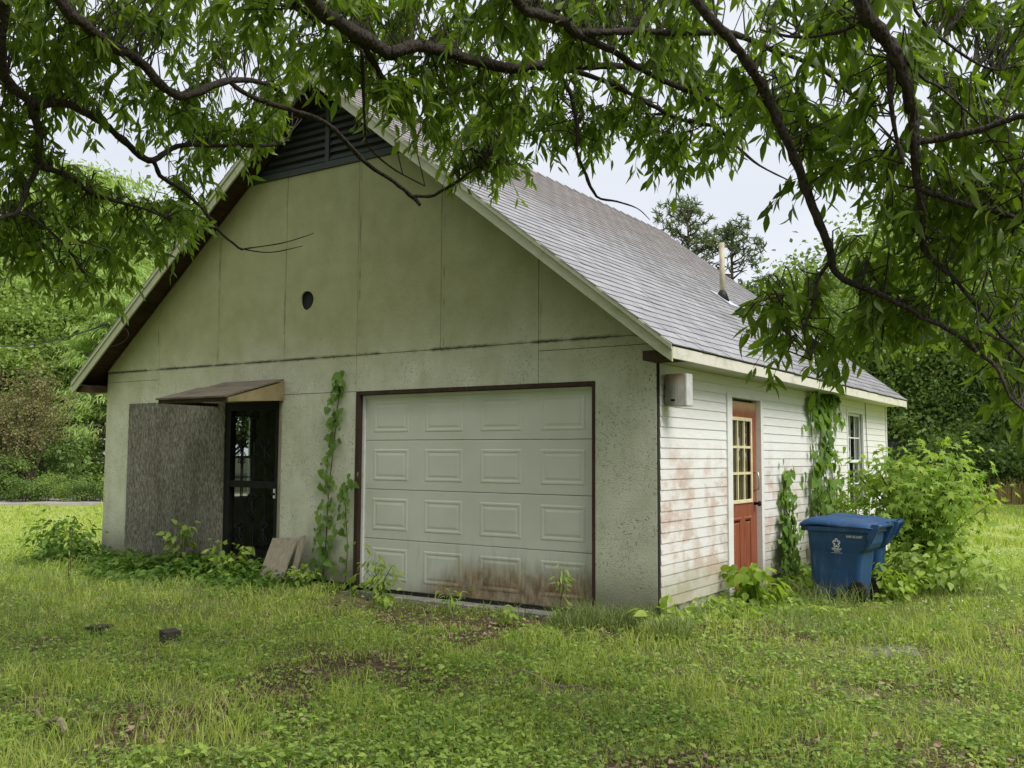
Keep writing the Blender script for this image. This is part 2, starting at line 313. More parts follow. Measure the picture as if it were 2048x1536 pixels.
# ------------------------------------------------------------------ mesh builders
class MB:
    def __init__(s): s.v = []; s.f = []; s.sm = False
    def add(s, vs, fs):
        o = len(s.v); s.v += [tuple(map(float, p)) for p in vs]; s.f += [tuple(i+o for i in f) for f in fs]; return s
    def box(s, x0, x1, y0, y1, z0, z1):
        return s.add([(x0,y0,z0),(x1,y0,z0),(x1,y1,z0),(x0,y1,z0),(x0,y0,z1),(x1,y0,z1),(x1,y1,z1),(x0,y1,z1)],
                     [(0,3,2,1),(4,5,6,7),(0,1,5,4),(1,2,6,5),(2,3,7,6),(3,0,4,7)])
    def prism(s, poly, axis, a, b):
        """2-D polygon (counter-clockwise) extruded along an axis from a to b"""
        def P(p, w): return {0: (w, p[0], p[1]), 1: (p[0], w, p[1]), 2: (p[0], p[1], w)}[axis]
        k = len(poly); vs = [P(p, a) for p in poly]+[P(p, b) for p in poly]
        fs = [tuple(range(k-1, -1, -1)), tuple(range(k, 2*k))]+[(i, (i+1) % k, k+(i+1) % k, k+i) for i in range(k)]
        if axis == 1: fs = [tuple(reversed(f)) for f in fs]
        return s.add(vs, fs)
    def tube(s, pts, rad, seg=8, cap=True):
        pts = [np.asarray(p, float) for p in pts]; k = len(pts); rad = [rad]*k if np.isscalar(rad) else list(rad)
        o = len(s.v); prev = None
        for i, p in enumerate(pts):
            d = pts[min(i+1, k-1)]-pts[max(i-1, 0)]; d = d/(np.linalg.norm(d)+1e-9)
            if prev is None:
                h = np.array([0, 0, 1.]) if abs(d[2]) < .9 else np.array([1., 0, 0]); u = np.cross(d, h)
            else: u = prev-d*(prev @ d)
            u = u/(np.linalg.norm(u)+1e-9); w = np.cross(d, u); prev = u
            for j in range(seg):
                a = 2*math.pi*j/seg; s.v.append(tuple(p+rad[i]*(u*math.cos(a)+w*math.sin(a))))
        for i in range(k-1):
            for j in range(seg):
                s.f.append((o+i*seg+j, o+i*seg+(j+1) % seg, o+(i+1)*seg+(j+1) % seg, o+(i+1)*seg+j))
        if cap: s.f.append(tuple(o+j for j in range(seg-1, -1, -1))); s.f.append(tuple(o+(k-1)*seg+j for j in range(seg)))
        return s
    def loft(s, loops):
        k = len(loops[0]); o = len(s.v)
        for l in loops: s.v += [tuple(map(float, p)) for p in l]
        for i in range(len(loops)-1):
            for j in range(k): s.f.append((o+i*k+j, o+i*k+(j+1) % k, o+(i+1)*k+(j+1) % k, o+(i+1)*k+j))
        s.f.append(tuple(o+j for j in range(k-1, -1, -1))); s.f.append(tuple(o+(len(loops)-1)*k+j for j in range(k))); return s
    def mesh(s, name, mat):
        m = bpy.data.meshes.new(name); m.from_pydata(s.v, [], s.f); m.materials.append(MT[mat] if isinstance(mat, str) else mat)
        if s.sm: m.polygons.foreach_set('use_smooth', [True]*len(m.polygons))
        m.update(); return m
    def build(s, name, mat, parent=None, bevel=0, smooth=False):
        s.sm = smooth; o = link(name, s.mesh(name, mat), parent)
        if bevel:
            b = o.modifiers.new('bevel', 'BEVEL'); b.width = bevel; b.segments = 2; b.limit_method = 'ANGLE'
        return o
def link(name, data, parent=None, mw=None):
    o = bpy.data.objects.new(name, data); COL.objects.link(o)
    if parent is not None: o.parent = parent
    if mw is not None: o.matrix_local = mw
    return o
def tag(o, label=None, cat=None, group=None, kind=None):
    if label: o['label'] = label
    if cat: o['category'] = cat
    if group: o['group'] = group
    if kind: o['kind'] = kind
    return o
def empty(name, loc=(0, 0, 0), rz=0, scale=1):
    o = bpy.data.objects.new(name, None); COL.objects.link(o); o.location = loc; o.rotation_euler = (0, 0, rz)
    o.scale = (scale,)*3 if np.isscalar(scale) else scale; o.empty_display_size = .1; return o
def bulk(name, V, F, mat, smooth=False):
    """mesh from arrays V (n,3), F (m,k) with every polygon of k corners"""
    V = np.ascontiguousarray(V, np.float32); F = np.ascontiguousarray(F, np.int32); m = bpy.data.meshes.new(name)
    m.vertices.add(len(V)); m.vertices.foreach_set('co', V.ravel()); n, k = F.shape
    m.loops.add(n*k); m.loops.foreach_set('vertex_index', F.ravel()); m.polygons.add(n)
    m.polygons.foreach_set('loop_start', np.arange(0, n*k, k, dtype=np.int32)); m.polygons.foreach_set('loop_total', np.full(n, k, np.int32))
    if smooth: m.polygons.foreach_set('use_smooth', np.ones(n, bool))
    m.materials.append(MT[mat] if isinstance(mat, str) else mat); m.update(calc_edges=True); return m
def scatter(tv, tf, pos, X, Y, Z, sc):
    """copies of a template (tv, tf) with frames X,Y,Z (n,3), positions and scales -> V, F"""
    sc = np.asarray(sc, float); sc = sc[:, None]*np.ones((1, 3)) if sc.ndim == 1 else sc
    V = (pos[:, None, :] + tv[None, :, 0, None]*(X*sc[:, :1])[:, None, :] + tv[None, :, 1, None]*(Y*sc[:, 1:2])[:, None, :] + tv[None, :, 2, None]*(Z*sc[:, 2:3])[:, None, :])
    n, k = len(pos), len(tv); F = tf[None]+(np.arange(n)*k)[:, None, None]
    return V.reshape(-1, 3), F.reshape(-1, tf.shape[1])
def unit(a): return a/(np.linalg.norm(a, axis=-1, keepdims=True)+1e-9)
def frames(Y, up):
    """leaf frames: Y along the leaf, Z the face direction as near to 'up' as possible"""
    Y = unit(Y); X = unit(np.cross(Y, up)); Z = np.cross(X, Y); return X, Y, Z
def leaf_tmpl(ws, droop=.15, fold=.12, st=None):
    k = len(ws); st = st or [i/(k+1) for i in range(k+2)]
    v = [(0, 0, 0)]
    for i, w in enumerate(ws):
        y = st[i+1]; z = -droop*y*y; v += [(-w/2, y, z+fold*w), (0, y, z), (w/2, y, z+fold*w)]
    v.append((0, 1, -droop)); f = [(0, 2, 1), (0, 3, 2)]
    for i in range(k-1):
        a, b = 1+3*i, 4+3*i; f += [(a, a+1, b), (a+1, b+1, b), (a+1, a+2, b+1), (a+2, b+2, b+1)]
    a = 1+3*(k-1); e = len(v)-1; f += [(a, a+1, e), (a+1, a+2, e)]
    return np.array(v, float), np.array(f)
LANCE = leaf_tmpl([.20, .27, .17], .22, .15)
OVATE = leaf_tmpl([.58, .66, .34], .2, .12, [0, .16, .42, .74, 1])
HEART = leaf_tmpl([.78, .70, .36], .22, .10, [0, .10, .42, .76, 1])
LOBE_V = [(0, 0, 0)]
for _a, _r in [(-150, .22), (-118, .62), (-92, .30), (-58, .86), (-28, .38), (0, 1.0), (28, .38), (58, .86), (92, .30), (118, .62), (150, .22)]:
    LOBE_V.append((math.sin(R(_a))*_r*.62, .3+math.cos(R(_a))*_r*.62, -.10*_r*_r))
LOBE_V = np.array(LOBE_V); LOBE = (np.vstack([LOBE_V, [[0, .3, .03]]]), np.array([(12, i+1, i) for i in range(1, 11)]+[(12, 1, 0), (12, 0, 11)]))
QUAD = (np.array([(-.5, 0, 0), (.5, 0, 0), (.35, 1, -.08), (-.35, 1, -.08)], float), np.array([(0, 1, 2), (0, 2, 3)]))

# ------------------------------------------------------------------ ground, road
def ground_z(x, y):
    d = np.hypot(x-3.7, y+7.8)
    return GZ + .025*np.sin(x*1.3+.4)*np.cos(y*1.1)+.018*np.sin(x*2.9+y*2.1)*np.clip((np.abs(y+4))/3, .3, 1) - .0*d
def vnoise(x, y, sc, seed):
    r = np.random.default_rng(seed); G = r.random((256, 256)); u, v = x/sc+100, y/sc+100; i, j = np.floor(u).astype(int), np.floor(v).astype(int); a, b = u-i, v-j; a = a*a*(3-2*a); b = b*b*(3-2*b)
    g_ = lambda p, q: G[p % 256, q % 256]
    return (g_(i, j)*(1-a)+g_(i+1, j)*a)*(1-b)+(g_(i, j+1)*(1-a)+g_(i+1, j+1)*a)*b
BARE = [(on(p, q, 2, GZ), r_) for p, q, r_ in [(850, 1215, .55), (1000, 1240, .6), (1120, 1260, .5), (940, 1275, .5), (520, 1410, .45), (600, 1425, .35), (1560, 1385, .4), (1660, 1395, .35), (1590, 1500, .35), (1450, 1520, .3), (120, 1310, .55), (330, 1320, .5), (640, 1300, .5), (1750, 1225, .35), (780, 1345, .35), (300, 1450, .35), (1480, 1185, .3), (1900, 1420, .35), (1380, 1480, .25)]]
def bare(x, y):
    n_ = .55*vnoise(x, y, .9, 1)+.3*vnoise(x, y, .35, 2)+.15*vnoise(x, y, .14, 3); b_ = np.zeros_like(x)
    for q_, (p, r_) in enumerate(BARE): b_ = np.maximum(b_, (1.6 if q_ < 4 else .42)*np.exp(-((x-p[0])**2+(y-p[1])**2)/(r_*r_)))
    gar_ = np.clip((x+3.75)/.5, 0, 1)*np.clip((-.35-x)/.6, 0, 1)*np.clip((y+1.75)/.9, 0, 1)*np.clip((.1-y)/.2, 0, 1)
    b_ = np.maximum(b_, 1.25*gar_)
    near_ = np.clip(1.6-np.hypot(x-3.7, y+7.8)/14, .25, 1)
    return np.clip((n_-.52)*2.2*near_+b_*.95*(.1+1.3*n_), 0, .9)
def make_ground():
    g = np.concatenate([-np.geomspace(400, 14, 22), np.linspace(-13, 12, 170), np.geomspace(13, 400, 22)])
    X, Y = np.meshgrid(g-1.0, g-1.0, indexing='ij'); Z = ground_z(X, Y)
    inside = (X > -8.6) & (X < .25) & (Y > -.25) & (Y < 9.1); Z = np.where(inside, GZ-.02, Z)
    n = len(g); idx = np.arange(n*n).reshape(n, n)
    F = np.stack([idx[:-1, :-1], idx[1:, :-1], idx[1:, 1:], idx[:-1, 1:]], -1).reshape(-1, 4)
    me = bulk('ground', np.stack([X, Y, Z], -1).reshape(-1, 3), F, 'ground', True); at_ = me.attributes.new('bare_soil', 'FLOAT', 'POINT'); at_.data.foreach_set('value', bare(X, Y).ravel().astype(np.float32))
    tag(link('ground', me), kind='structure')
make_ground()
def make_road():
    m = MB(); pts = [(-60, -28), (-40, -8), (-30.5, 2.0), (-24.5, 8.6), (-19.0, 16.5), (-15.5, 24), (-13.5, 36), (-12.5, 60)]; w = 2.6; L = []
    for i, p in enumerate(pts):
        a = np.array(pts[max(i-1, 0)]); b = np.array(pts[min(i+1, len(pts)-1)]); d = (b-a)/np.linalg.norm(b-a); q = np.array([-d[1], d[0]])
        L.append((np.array(p)-q*w, np.array(p)+q*w))
    zr = .035
    for i in range(len(L)-1):
        (a0, a1), (b0, b1) = L[i], L[i+1]
        m.add([(*a0, zr), (*b0, zr), (*b1, zr), (*a1, zr), (*a0, -.25), (*b0, -.25), (*b1, -.25), (*a1, -.25)], [(0, 1, 2, 3), (0, 4, 5, 1), (2, 6, 7, 3)])
    tag(m.build('road', 'road'), kind='structure')
make_road()

# ------------------------------------------------------------------ the garage building
XL, DEPTH, RX, ZR, SL = -8.293, 8.79, -4.146, 5.86, .773
OHF, OHE, REAR = .34, .31, 9.02                 # rake overhang in front, eave overhang, rear rake
def roof_z(x): return ZR-SL*abs(x-RX)
def under(x): return roof_z(x)-.052
house = empty('garage_building', (0, 0, 0))
tag(house, 'weathered cream garage building with steep grey shingle roof and white siding along its flank', 'building')

GAR = (-3.635, -.626, 2.143); IRON = (-5.80, -4.85, 2.07)
VENT_Z, SEAM = 4.755, 2.549
def clip_top(a, b, cap=VENT_Z-.005):
    """top edge of a gable sheet between x=a and x=b, right to left"""
    k = (ZR-.052-cap)/SL; xs = sorted({a, b, *[x for x in (RX-k, RX+k, RX) if a < x < b]}, reverse=True)
    return [(x, min(cap, under(x))) for x in xs]
g = .0028
wall_f = MB()
for x0, x1, z0, z1 in [(XL+.01, IRON[0]-.06, -.02, 2.5), (IRON[1]+.05, GAR[0]+.02, -.02, 2.5), (GAR[1]-.02, -.02, -.02, 2.5), (IRON[0]-.06, IRON[1]+.05, 2.08, 2.5), (GAR[0]+.02, GAR[1]-.02, 2.10, 2.5)]:
    wall_f.box(x0, x1, .02, .11, z0, z1)
HX, HZ, HR = -4.441, 3.235, .105
poly = [(XL+.01, 2.502), (-.02, 2.502)]+clip_top(XL+.01, -.02, 99)
back = MB()
for a, b in [(XL+.01, HX-.13), (HX+.13, -.02)]: back.prism([(a, 2.502), (b, 2.502)]+clip_top(a, b, 99), 1, .02, .10)
back.prism([(HX-.13, HZ+.14), (HX+.13, HZ+.14)]+clip_top(HX-.13, HX+.13, 99), 1, .02, .10); back.prism([(HX-.13, 2.502), (HX+.13, 2.502), (HX+.13, HZ-.14), (HX-.13, HZ-.14)], 1, .02, .10)
wall_f.add(back.v, back.f)
front = wall_f.build('front_wall', 'dark_gap', house)
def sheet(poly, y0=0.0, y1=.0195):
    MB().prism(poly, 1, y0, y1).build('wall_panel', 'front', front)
SX = [XL, -7.166, -5.983, -4.80, -3.645, -2.46, -1.25, 0.0]
for i in range(7):
    a, b = SX[i]+g, SX[i+1]-g; jit = random.uniform(0, .003)
    if i != 3: sheet([(a, SEAM+g), (b, SEAM+g)]+clip_top(a, b), -jit)
m = MB(); a, b = SX[3]+g, SX[4]-g; q = .155          # the gable sheet with the round hole
for (x0, x1, z0, z1) in [(a, b, SEAM+g, HZ-q), (a, HX-q, HZ-q, HZ+q), (HX+q, b, HZ-q, HZ+q)]:
    m.prism([(x0, z0), (x1, z0), (x1, z1), (x0, z1)], 1, -.001, .0195)
m.prism([(a, HZ+q), (b, HZ+q)]+clip_top(a, b), 1, -.001, .0195)
ns = 32; inn = []; outr = []
for k in range(ns):
    t = 2*math.pi*k/ns; cx_, sz_ = math.cos(t), math.sin(t); s_ = q/max(abs(cx_), abs(sz_)); rr = HR*(1+.03*math.sin(3*t+1))
    inn.append((HX+rr*cx_, HZ+rr*1.06*sz_)); outr.append((HX+s_*cx_, HZ+s_*sz_))
vs = [(x, -.001, z) for x, z in outr]+[(x, -.001, z) for x, z in inn]+[(x, .022, z) for x, z in inn]
fs = [(k, (k+1) % ns, ns+(k+1) % ns, ns+k) for k in range(ns)]+[(ns+k, ns+(k+1) % ns, 2*ns+(k+1) % ns, 2*ns+k) for k in range(ns)]
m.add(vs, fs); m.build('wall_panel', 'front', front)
hl = MB(); hl.tube([(HX, .035, HZ), (HX, .45, HZ)], HR*1.2, 20); hl.build('hole_dark_plug', 'dark_gap', front)  # near-black capped plug, its colour standing in for shade inside the hole
zb = .045
sheet([(XL, 2.416+g), (SX[1]-g, 2.416+g), (SX[1]-g, SEAM-g), (XL, SEAM-g)])
sheet([(XL, zb), (IRON[0]-.075, zb), (IRON[0]-.075, 2.12), (SX[1]-g, 2.12), (SX[1]-g, 2.416-g), (XL, 2.416-g)], -.001)
sheet([(SX[1]+g, 2.12), (IRON[0]-.075, 2.12), (IRON[0]-.075, 2.08), (IRON[1]+.035, 2.08), (IRON[1]+.035, 2.32), (SX[3]-g, 2.32), (SX[3]-g, SEAM-g), (SX[1]+g, SEAM-g)], 0)
sheet([(SX[3]+g, 2.145+g), (SX[4]-g, 2.145+g), (SX[4]-g, SEAM-g), (SX[3]+g, SEAM-g)], -.002)
sheet([(IRON[1]+.035+g, zb), (GAR[0]-g, zb), (GAR[0]-g, 2.145-g), (IRON[1]+.035+g, 2.145-g)], 0)
sheet([(SX[4]+g, GAR[2]+g), (SX[6]-g, GAR[2]+g), (SX[6]-g, SEAM-g), (SX[4]+g, SEAM-g)], -.001)
sheet([(SX[6]+g, GAR[2]+g), (GAR[1]+g, GAR[2]+g), (GAR[1]+g, zb-.03), (0, zb-.03), (0, 2.46-g), (SX[6]+g, 2.46-g)], 0)
sheet([(SX[6]+g, 2.46+g), (0, 2.46+g), (0, SEAM-g), (SX[6]+g, SEAM-g)], -.002)

# gable vent: frame and louvre slats
vent = MB().prism([(RX-1.36, VENT_Z), (RX+1.36, VENT_Z), (RX+1.265, VENT_Z+.075), (RX-1.265, VENT_Z+.075)], 1, -.022, .019)
vent.box(RX-.03, RX+.03, -.024, .015, VENT_Z+.076, under(RX)-.06)
vent = vent.build('gable_vent', 'vent_trim', house)
nz = 11
for k in range(nz):
    z0 = VENT_Z+.088+k*.088; hw = (ZR-.09-z0-.07)/SL
    if hw < .06: break
    for s in (-1, 1):
        x0, x1 = (RX-hw, RX-.032) if s < 0 else (RX+.032, RX+hw)
        mm = MB(); mm.add([(x0, -.016, z0), (x1, -.016, z0), (x1, -.010, z0+.012), (x0, -.010, z0+.012), (x0, .016, z0+.06), (x1, .016, z0+.06), (x1, .018, z0+.052), (x0, .018, z0+.052)],
                          [(0, 1, 2, 3), (3, 2, 5, 4), (4, 5, 6, 7), (7, 6, 1, 0), (0, 3, 4, 7), (1, 6, 5, 2)]); mm.build('slat', 'vent_trim', vent)

# garage door: frame, four sections, sixteen raised panels
gd = MB(); gd.box(GAR[0], GAR[0]+.055, -.006, .125, .0, 2.143); gd.box(GAR[1]-.03, GAR[1], -.006, .125, .0, 2.143); gd.box(GAR[0]+.055, GAR[1]-.03, -.006, .125, 2.105, 2.143)
gdoor = gd.build('garage_door', 'brown_frame', house)
MB().box(GAR[0]+.056, GAR[0]+.086, .045, .115, 0, 2.104).build('stop_trim', 'door_trim', gdoor)
MB().box(GAR[0]+.087, GAR[1]-.031, .052, .115, 2.07, 2.104).build('stop_trim', 'garage', gdoor)
dx0, dx1, yd = GAR[0]+.088, GAR[1]-.032, .075
def raised(w, h):
    m = MB(); loops = []
    for ins, d in [(0, .001), (.012, -.004), (.026, -.004), (.040, -.0005), (.048, -.0005), (.070, -.0045)]:
        loops.append([(-w/2+ins, d, -h/2+ins), (w/2-ins, d, -h/2+ins), (w/2-ins, d, h/2-ins), (-w/2+ins, d, h/2-ins)])
    o = 0
    for l in loops: m.v += l
    for i in range(len(loops)-1):
        for j in range(4): m.f.append((i*4+j, i*4+(j+1) % 4, (i+1)*4+(j+1) % 4, (i+1)*4+j))
    m.f.append(tuple(range(20, 24))); return m.mesh('panel', 'garage')
rp = raised(.50, .345)
for k in range(4):
    z0 = k*.533+.008; tilt = (0, .004, .008, .012)[3-k]
    s = MB(); z1 = min((k+1)*.533+.003, 2.105); s.box(dx0, dx1, yd, yd+.04, z0, z1)
    so = s.build('door_section', 'garage', gdoor, bevel=.004)
    for j in range(4):
        cx_ = dx0+(dx1-dx0)*(j+.5)/4
        link('panel', rp, so, Matrix.Translation((cx_, yd-.0005, k*.533+.272 if k < 3 else k*.533+.262)))
MB().box(dx0, dx1, yd-.004, yd+.042, -.03, .0075).build('bottom_seal', 'rubber', gdoor)
MB().box(GAR[0]-.05, GAR[1]+.25, -.14, .35, -.16, -.032).build('sill_slab', 'concrete', house)

# security door with scrollwork, its opening, the boarded sheet beside it
idr = MB(); x0, x1 = IRON[0], IRON[1]
idr.box(x0-.005, x0+.095, -.004, .075, .02, 2.075); idr.box(x1-.065, x1+.0, -.004, .075, .02, 2.075); idr.box(x0+.095, x1-.065, -.004, .075, 1.97, 2.075)
idr.box(x0+.095, x1-.065, .0, .05, 1.045, 1.125); idr.box(x0+.095, x1-.065, .0, .06, .02, .20)
idoor = idr.build('security_door', 'iron', house)
MB().box(x1+.002, x1+.034, -.012, .09, .02, 2.075).build('door_jamb', 'old_board', idoor)
MB().box(x1-.062, x1-.032, -.02, -.003, .93, 1.04).build('lock_plate', 'metal', idoor); MB().tube([(x1-.047, -.02, .98), (x1-.047, -.055, .98)], .016, 10).build('knob', 'iron', idoor)
bx = [x0+.095+(x1-x0-.16)*t for t in (.24, .5, .76)]
for i, xx in enumerate(bx):
    for dx in (-.014, .014): MB().box(xx+dx-.005, xx+dx+.005, .018, .028, .205, 1.965).build('bar', 'iron', idoor)
def spiral(cx, cz, r0, turns, sgn, start, yy=.014):
    return [(cx+sgn*r*math.cos(a), yy, cz+r*math.sin(a)) for r, a in ((r0*(1-.8*k/26), start-turns*2*math.pi*k/26) for k in range(27))]
sm = MB()
for s in (-1, 1):
    sm.tube(spiral(s*.036, .10, .036, 1.15, s, R(185)), .0065, 6); sm.tube([(s*.003, .014, .02), (s*.05, .014, .055), (s*.073, .014, .095), (s*.07, .014, .125), (s*.04, .014, .140), (s*.016, .014, .128), (s*.02, .014, .108)], .0065, 6)
    sm.tube([(0, .014, .02), (s*.03, .014, -.03), (s*.062, .014, -.035), (s*.075, .014, -.065), (s*.055, .014, -.085), (s*.035, .014, -.07)], .0065, 6)
    sm.tube([(0, .014, -.02), (s*.022, .014, -.09), (s*.058, .014, -.105), (s*.062, .014, -.135), (s*.038, .014, -.14)], .0065, 6)
    sm.tube([(0, .014, -.17), (s*.026, .014, -.13), (s*.012, .014, -.10)], .006, 6)
sm.tube([(0, .014, .07), (0, .014, -.20)], .009, 6); sm.tube([(0, .014, -.19), (0, .014, -.215)], [.016, .004], 8)
sm.sm = True; smesh = sm.mesh('scroll', 'iron')
for xx, zz in [(bx[1], 1.80), (bx[0], 1.48), (bx[2], 1.48), (bx[1], .83), (bx[0], .50), (bx[2], .50)]: link('scroll', smesh, idoor, Matrix.Translation((xx, 0, zz)))
bp = MB().box(-7.76, IRON[0]-.008, -.016, -.0025, .05, 2.112).build('boarding_sheet', 'osb', house)
bp['label'] = 'bare grey strand board sheet nailed over the opening'

# awning over the security door
aw = MB(); AX0, AX1, AY = -5.975, -4.80, -.83
aw.box(AX0, AX1+.03, AY-.02, AY, 2.025, 2.075); aw.box(AX0, AX0+.03, AY+.001, -.005, 2.03, 2.07)
awn = aw.build('awning', 'soffit_wood', house)
MB().prism([(-.004, 2.30), (-.004, 2.075), (AY+.002, 2.03), (AY+.002, 2.066)][::-1], 0, AX1+.001, AX1+.022).build('awning_side', 'awning_side', awn)
for k in range(3):
    y0, y1 = AY-.045+k*.285, AY-.045+(k+1)*.285-.006; zf = lambda y: 2.082+(y-AY)*(.235/.83)
    off = (0, .0, -.0)[k]; xa = AX0-.02+(0, .03, .18)[k]; y1 = min(y1, -.003)
    MB().prism([(y0, zf(y0)), (y1, zf(y1)), (y1, zf(y1)+.019), (y0, zf(y0)+.019)], 0, xa, AX1+.03).build('awning_plank', 'awning_wood', awn)
MB().prism([(AY, 2.075), (-.004, 2.29), (-.004, 2.296), (AY, 2.081)], 0, AX0+.01, AX1).build('awning_deck', 'soffit_wood', awn)

# flank wall with lap siding
DY0, DY1, DZ = 1.80, 2.655, 2.045               # door slab
WY0, WY1, WZ0, WZ1 = 6.41, 7.265, .70, 2.105    # window
sw = MB()
for y0, y1, z0, z1 in [(.11, DY0-.10, -.10, 2.36), (DY1+.055, WY0+.01, -.10, 2.36), (WY1-.01, DEPTH, -.10, 2.36), (DY0-.10, DY1+.055, 2.085, 2.36), (WY0+.01, WY1-.01, -.10, WZ0), (WY0+.01, WY1-.01, WZ1, 2.36), (DY0-.10, DY1+.055, -.1, .03)]:
    sw.box(-.115, -.004, y0, y1, z0, z1)
side = sw.build('flank_wall', 'concrete', house)
MB().box(-.06, .006, .005, .052, -.04, 2.33).build('corner_gap_strip', 'dark_gap', side)  # black strip standing in for the dark open gap at the corner
def lap(y0, y1, z0, h):
    m = MB(); prof = [(-.003, z0), (.0115, z0), (.0125, z0+.006), (.0055, z0+h-.0015), (-.003, z0+h-.0015)]
    k = len(prof); m.v = [(x, y0, z) for x, z in prof]+[(x, y1, z) for x, z in prof]
    m.f = [tuple(range(k)), tuple(range(2*k-1, k-1, -1))]+[(i, k+i, k+(i+1) % k, (i+1) % k) for i in range(k)]
    m.build('siding_board', 'siding', side)
EXP, zs = .0952, .095
k = 0
while zs < 2.27:
    h = min(EXP, 2.288-zs); j = random.uniform(-.006, .006)
    lap(.056+random.uniform(0, .008), DY0-.145, zs, h)
    if zs+h < 2.12: pass
    hi = zs > 2.115
    if hi: lap(DY0-.143, DY1+.098, zs, h)
    elif zs+h > 2.125: lap(DY0-.143, DY1+.098, 2.1145, zs+h-2.1145)
    lap(DY1+.10, WY0-.05, zs, h)
    if zs > WZ1+.03 or zs+h < WZ0-.03: lap(WY0-.049, WY1+.029, zs, h)
    elif zs+h > WZ1+.04: lap(WY0-.049, WY1+.029, WZ1+.029, zs+h-WZ1-.029)
    lap(WY1+.03, DEPTH-.03, zs, h); zs += EXP; k += 1
MB().box(.0, .024, .05, DEPTH-.03, 2.2885, 2.335).build('frieze_board', 'siding', side)
MB().box(-.02, .03, DEPTH-.029, DEPTH+.02, .0, 2.335).build('corner_board', 'door_trim', side)

# flank door
tr = MB(); tr.box(-.08, .026, DY0-.142, DY0-.008, .0, 2.075); tr.box(-.08, .026, DY1+.012, DY1+.097, .0, 2.075); tr.box(-.08, .027, DY0-.142, DY1+.097, 2.0755, 2.113)
sdoor = tr.build('flank_door', 'door_trim', house)
MB().box(-.07, -.035, DY0-.005, DY1+.008, .02, DZ).build('door_slab', 'red', sdoor)
gy0, gy1, gz0, gz1 = DY0+.045, DY1-.14, .945, 1.875
slab = [o for o in sdoor.children if o.name.startswith('door_slab')][0]
bpy.data.objects.remove(slab)
sl = MB(); xa, xb = -.075, -.035
for y0, y1, z0, z1 in [(DY0-.005, gy0+.02, .02, DZ), (gy1-.02, DY1+.008, .02, DZ), (gy0+.02, gy1-.02, .02, gz0+.02), (gy0+.02, gy1-.02, gz1-.02, DZ)]: sl.box(xa, xb, y0, y1, z0, z1)
slab = sl.build('door_slab', 'red', sdoor)
lf = MB(); fw = .04
for y0, y1, z0, z1 in [(gy0, gy0+fw, gz0, gz1), (gy1-fw, gy1, gz0, gz1), (gy0+fw, gy1-fw, gz0, gz0+fw), (gy0+fw, gy1-fw, gz1-fw, gz1)]: lf.box(-.040, -.020, y0, y1, z0, z1)
lite = lf.build('light_frame', 'muntin', sdoor, bevel=.006)
iy, iz = (gy0+fw, gy1-fw), (gz0+fw, gz1-fw)
for k in (1, 2):
    y = iy[0]+(iy[1]-iy[0])*k/3; MB().box(-.048, -.026, y-.013, y+.013, iz[0], iz[1]).build('muntin', 'muntin', lite)
    z = iz[0]+(iz[1]-iz[0])*k/3; MB().box(-.047, -.027, iy[0], iy[1], z-.013, z+.013).build('muntin', 'muntin', lite)
for a in range(3):
    for b in range(3):
        MB().box(-.056, -.051, iy[0]+(iy[1]-iy[0])*a/3+.002, iy[0]+(iy[1]-iy[0])*(a+1)/3-.002, iz[0]+(iz[1]-iz[0])*b/3+.002, iz[0]+(iz[1]-iz[0])*(b+1)/3-.002).build('pane', 'glass', lite)
def raised_x(y0, y1, z0, z1, x, mat, name, parent):
    m = MB()
    for ins, d in [(0, .001), (.012, .010), (.022, .010), (.04, .0), (.055, .0), (.075, .008)]:
        m.v += [(x+d, y0+ins, z0+ins), (x+d, y1-ins, z0+ins), (x+d, y1-ins, z1-ins), (x+d, y0+ins, z1-ins)]
    for i in range(5):
        for j in range(4): m.f.append((i*4+j, i*4+(j+1) % 4, (i+1)*4+(j+1) % 4, (i+1)*4+j))
    m.f.append((20, 21, 22, 23)); return m.build(name, mat, parent)
mid = (DY0+DY1)/2
raised_x(DY0+.07, mid-.05, .16, .80, xb, 'red', 'door_panel', sdoor); raised_x(mid+.03, DY1-.15, .16, .80, xb, 'red', 'door_panel', sdoor)
MB().tube([(xb, DY1-.075, 1.28), (xb+.05, DY1-.075, 1.27), (xb+.062, DY1-.075, 1.20), (xb+.05, DY1-.075, 1.09), (xb, DY1-.075, 1.07)], .009, 8).build('pull_handle', 'metal', sdoor, smooth=True)
MB().tube([(xb, DY1-.07, .93), (xb+.045, DY1-.07, .93), (xb+.05, DY1-.07, .93), (xb+.075, DY1-.07, .93)], [.018, .014, .03, .026], 12).build('door_knob', 'iron', sdoor, smooth=True)
MB().box(-.075, .06, DY0-.10, DY1+.055, -.06, .018).build('threshold', 'concrete', sdoor)

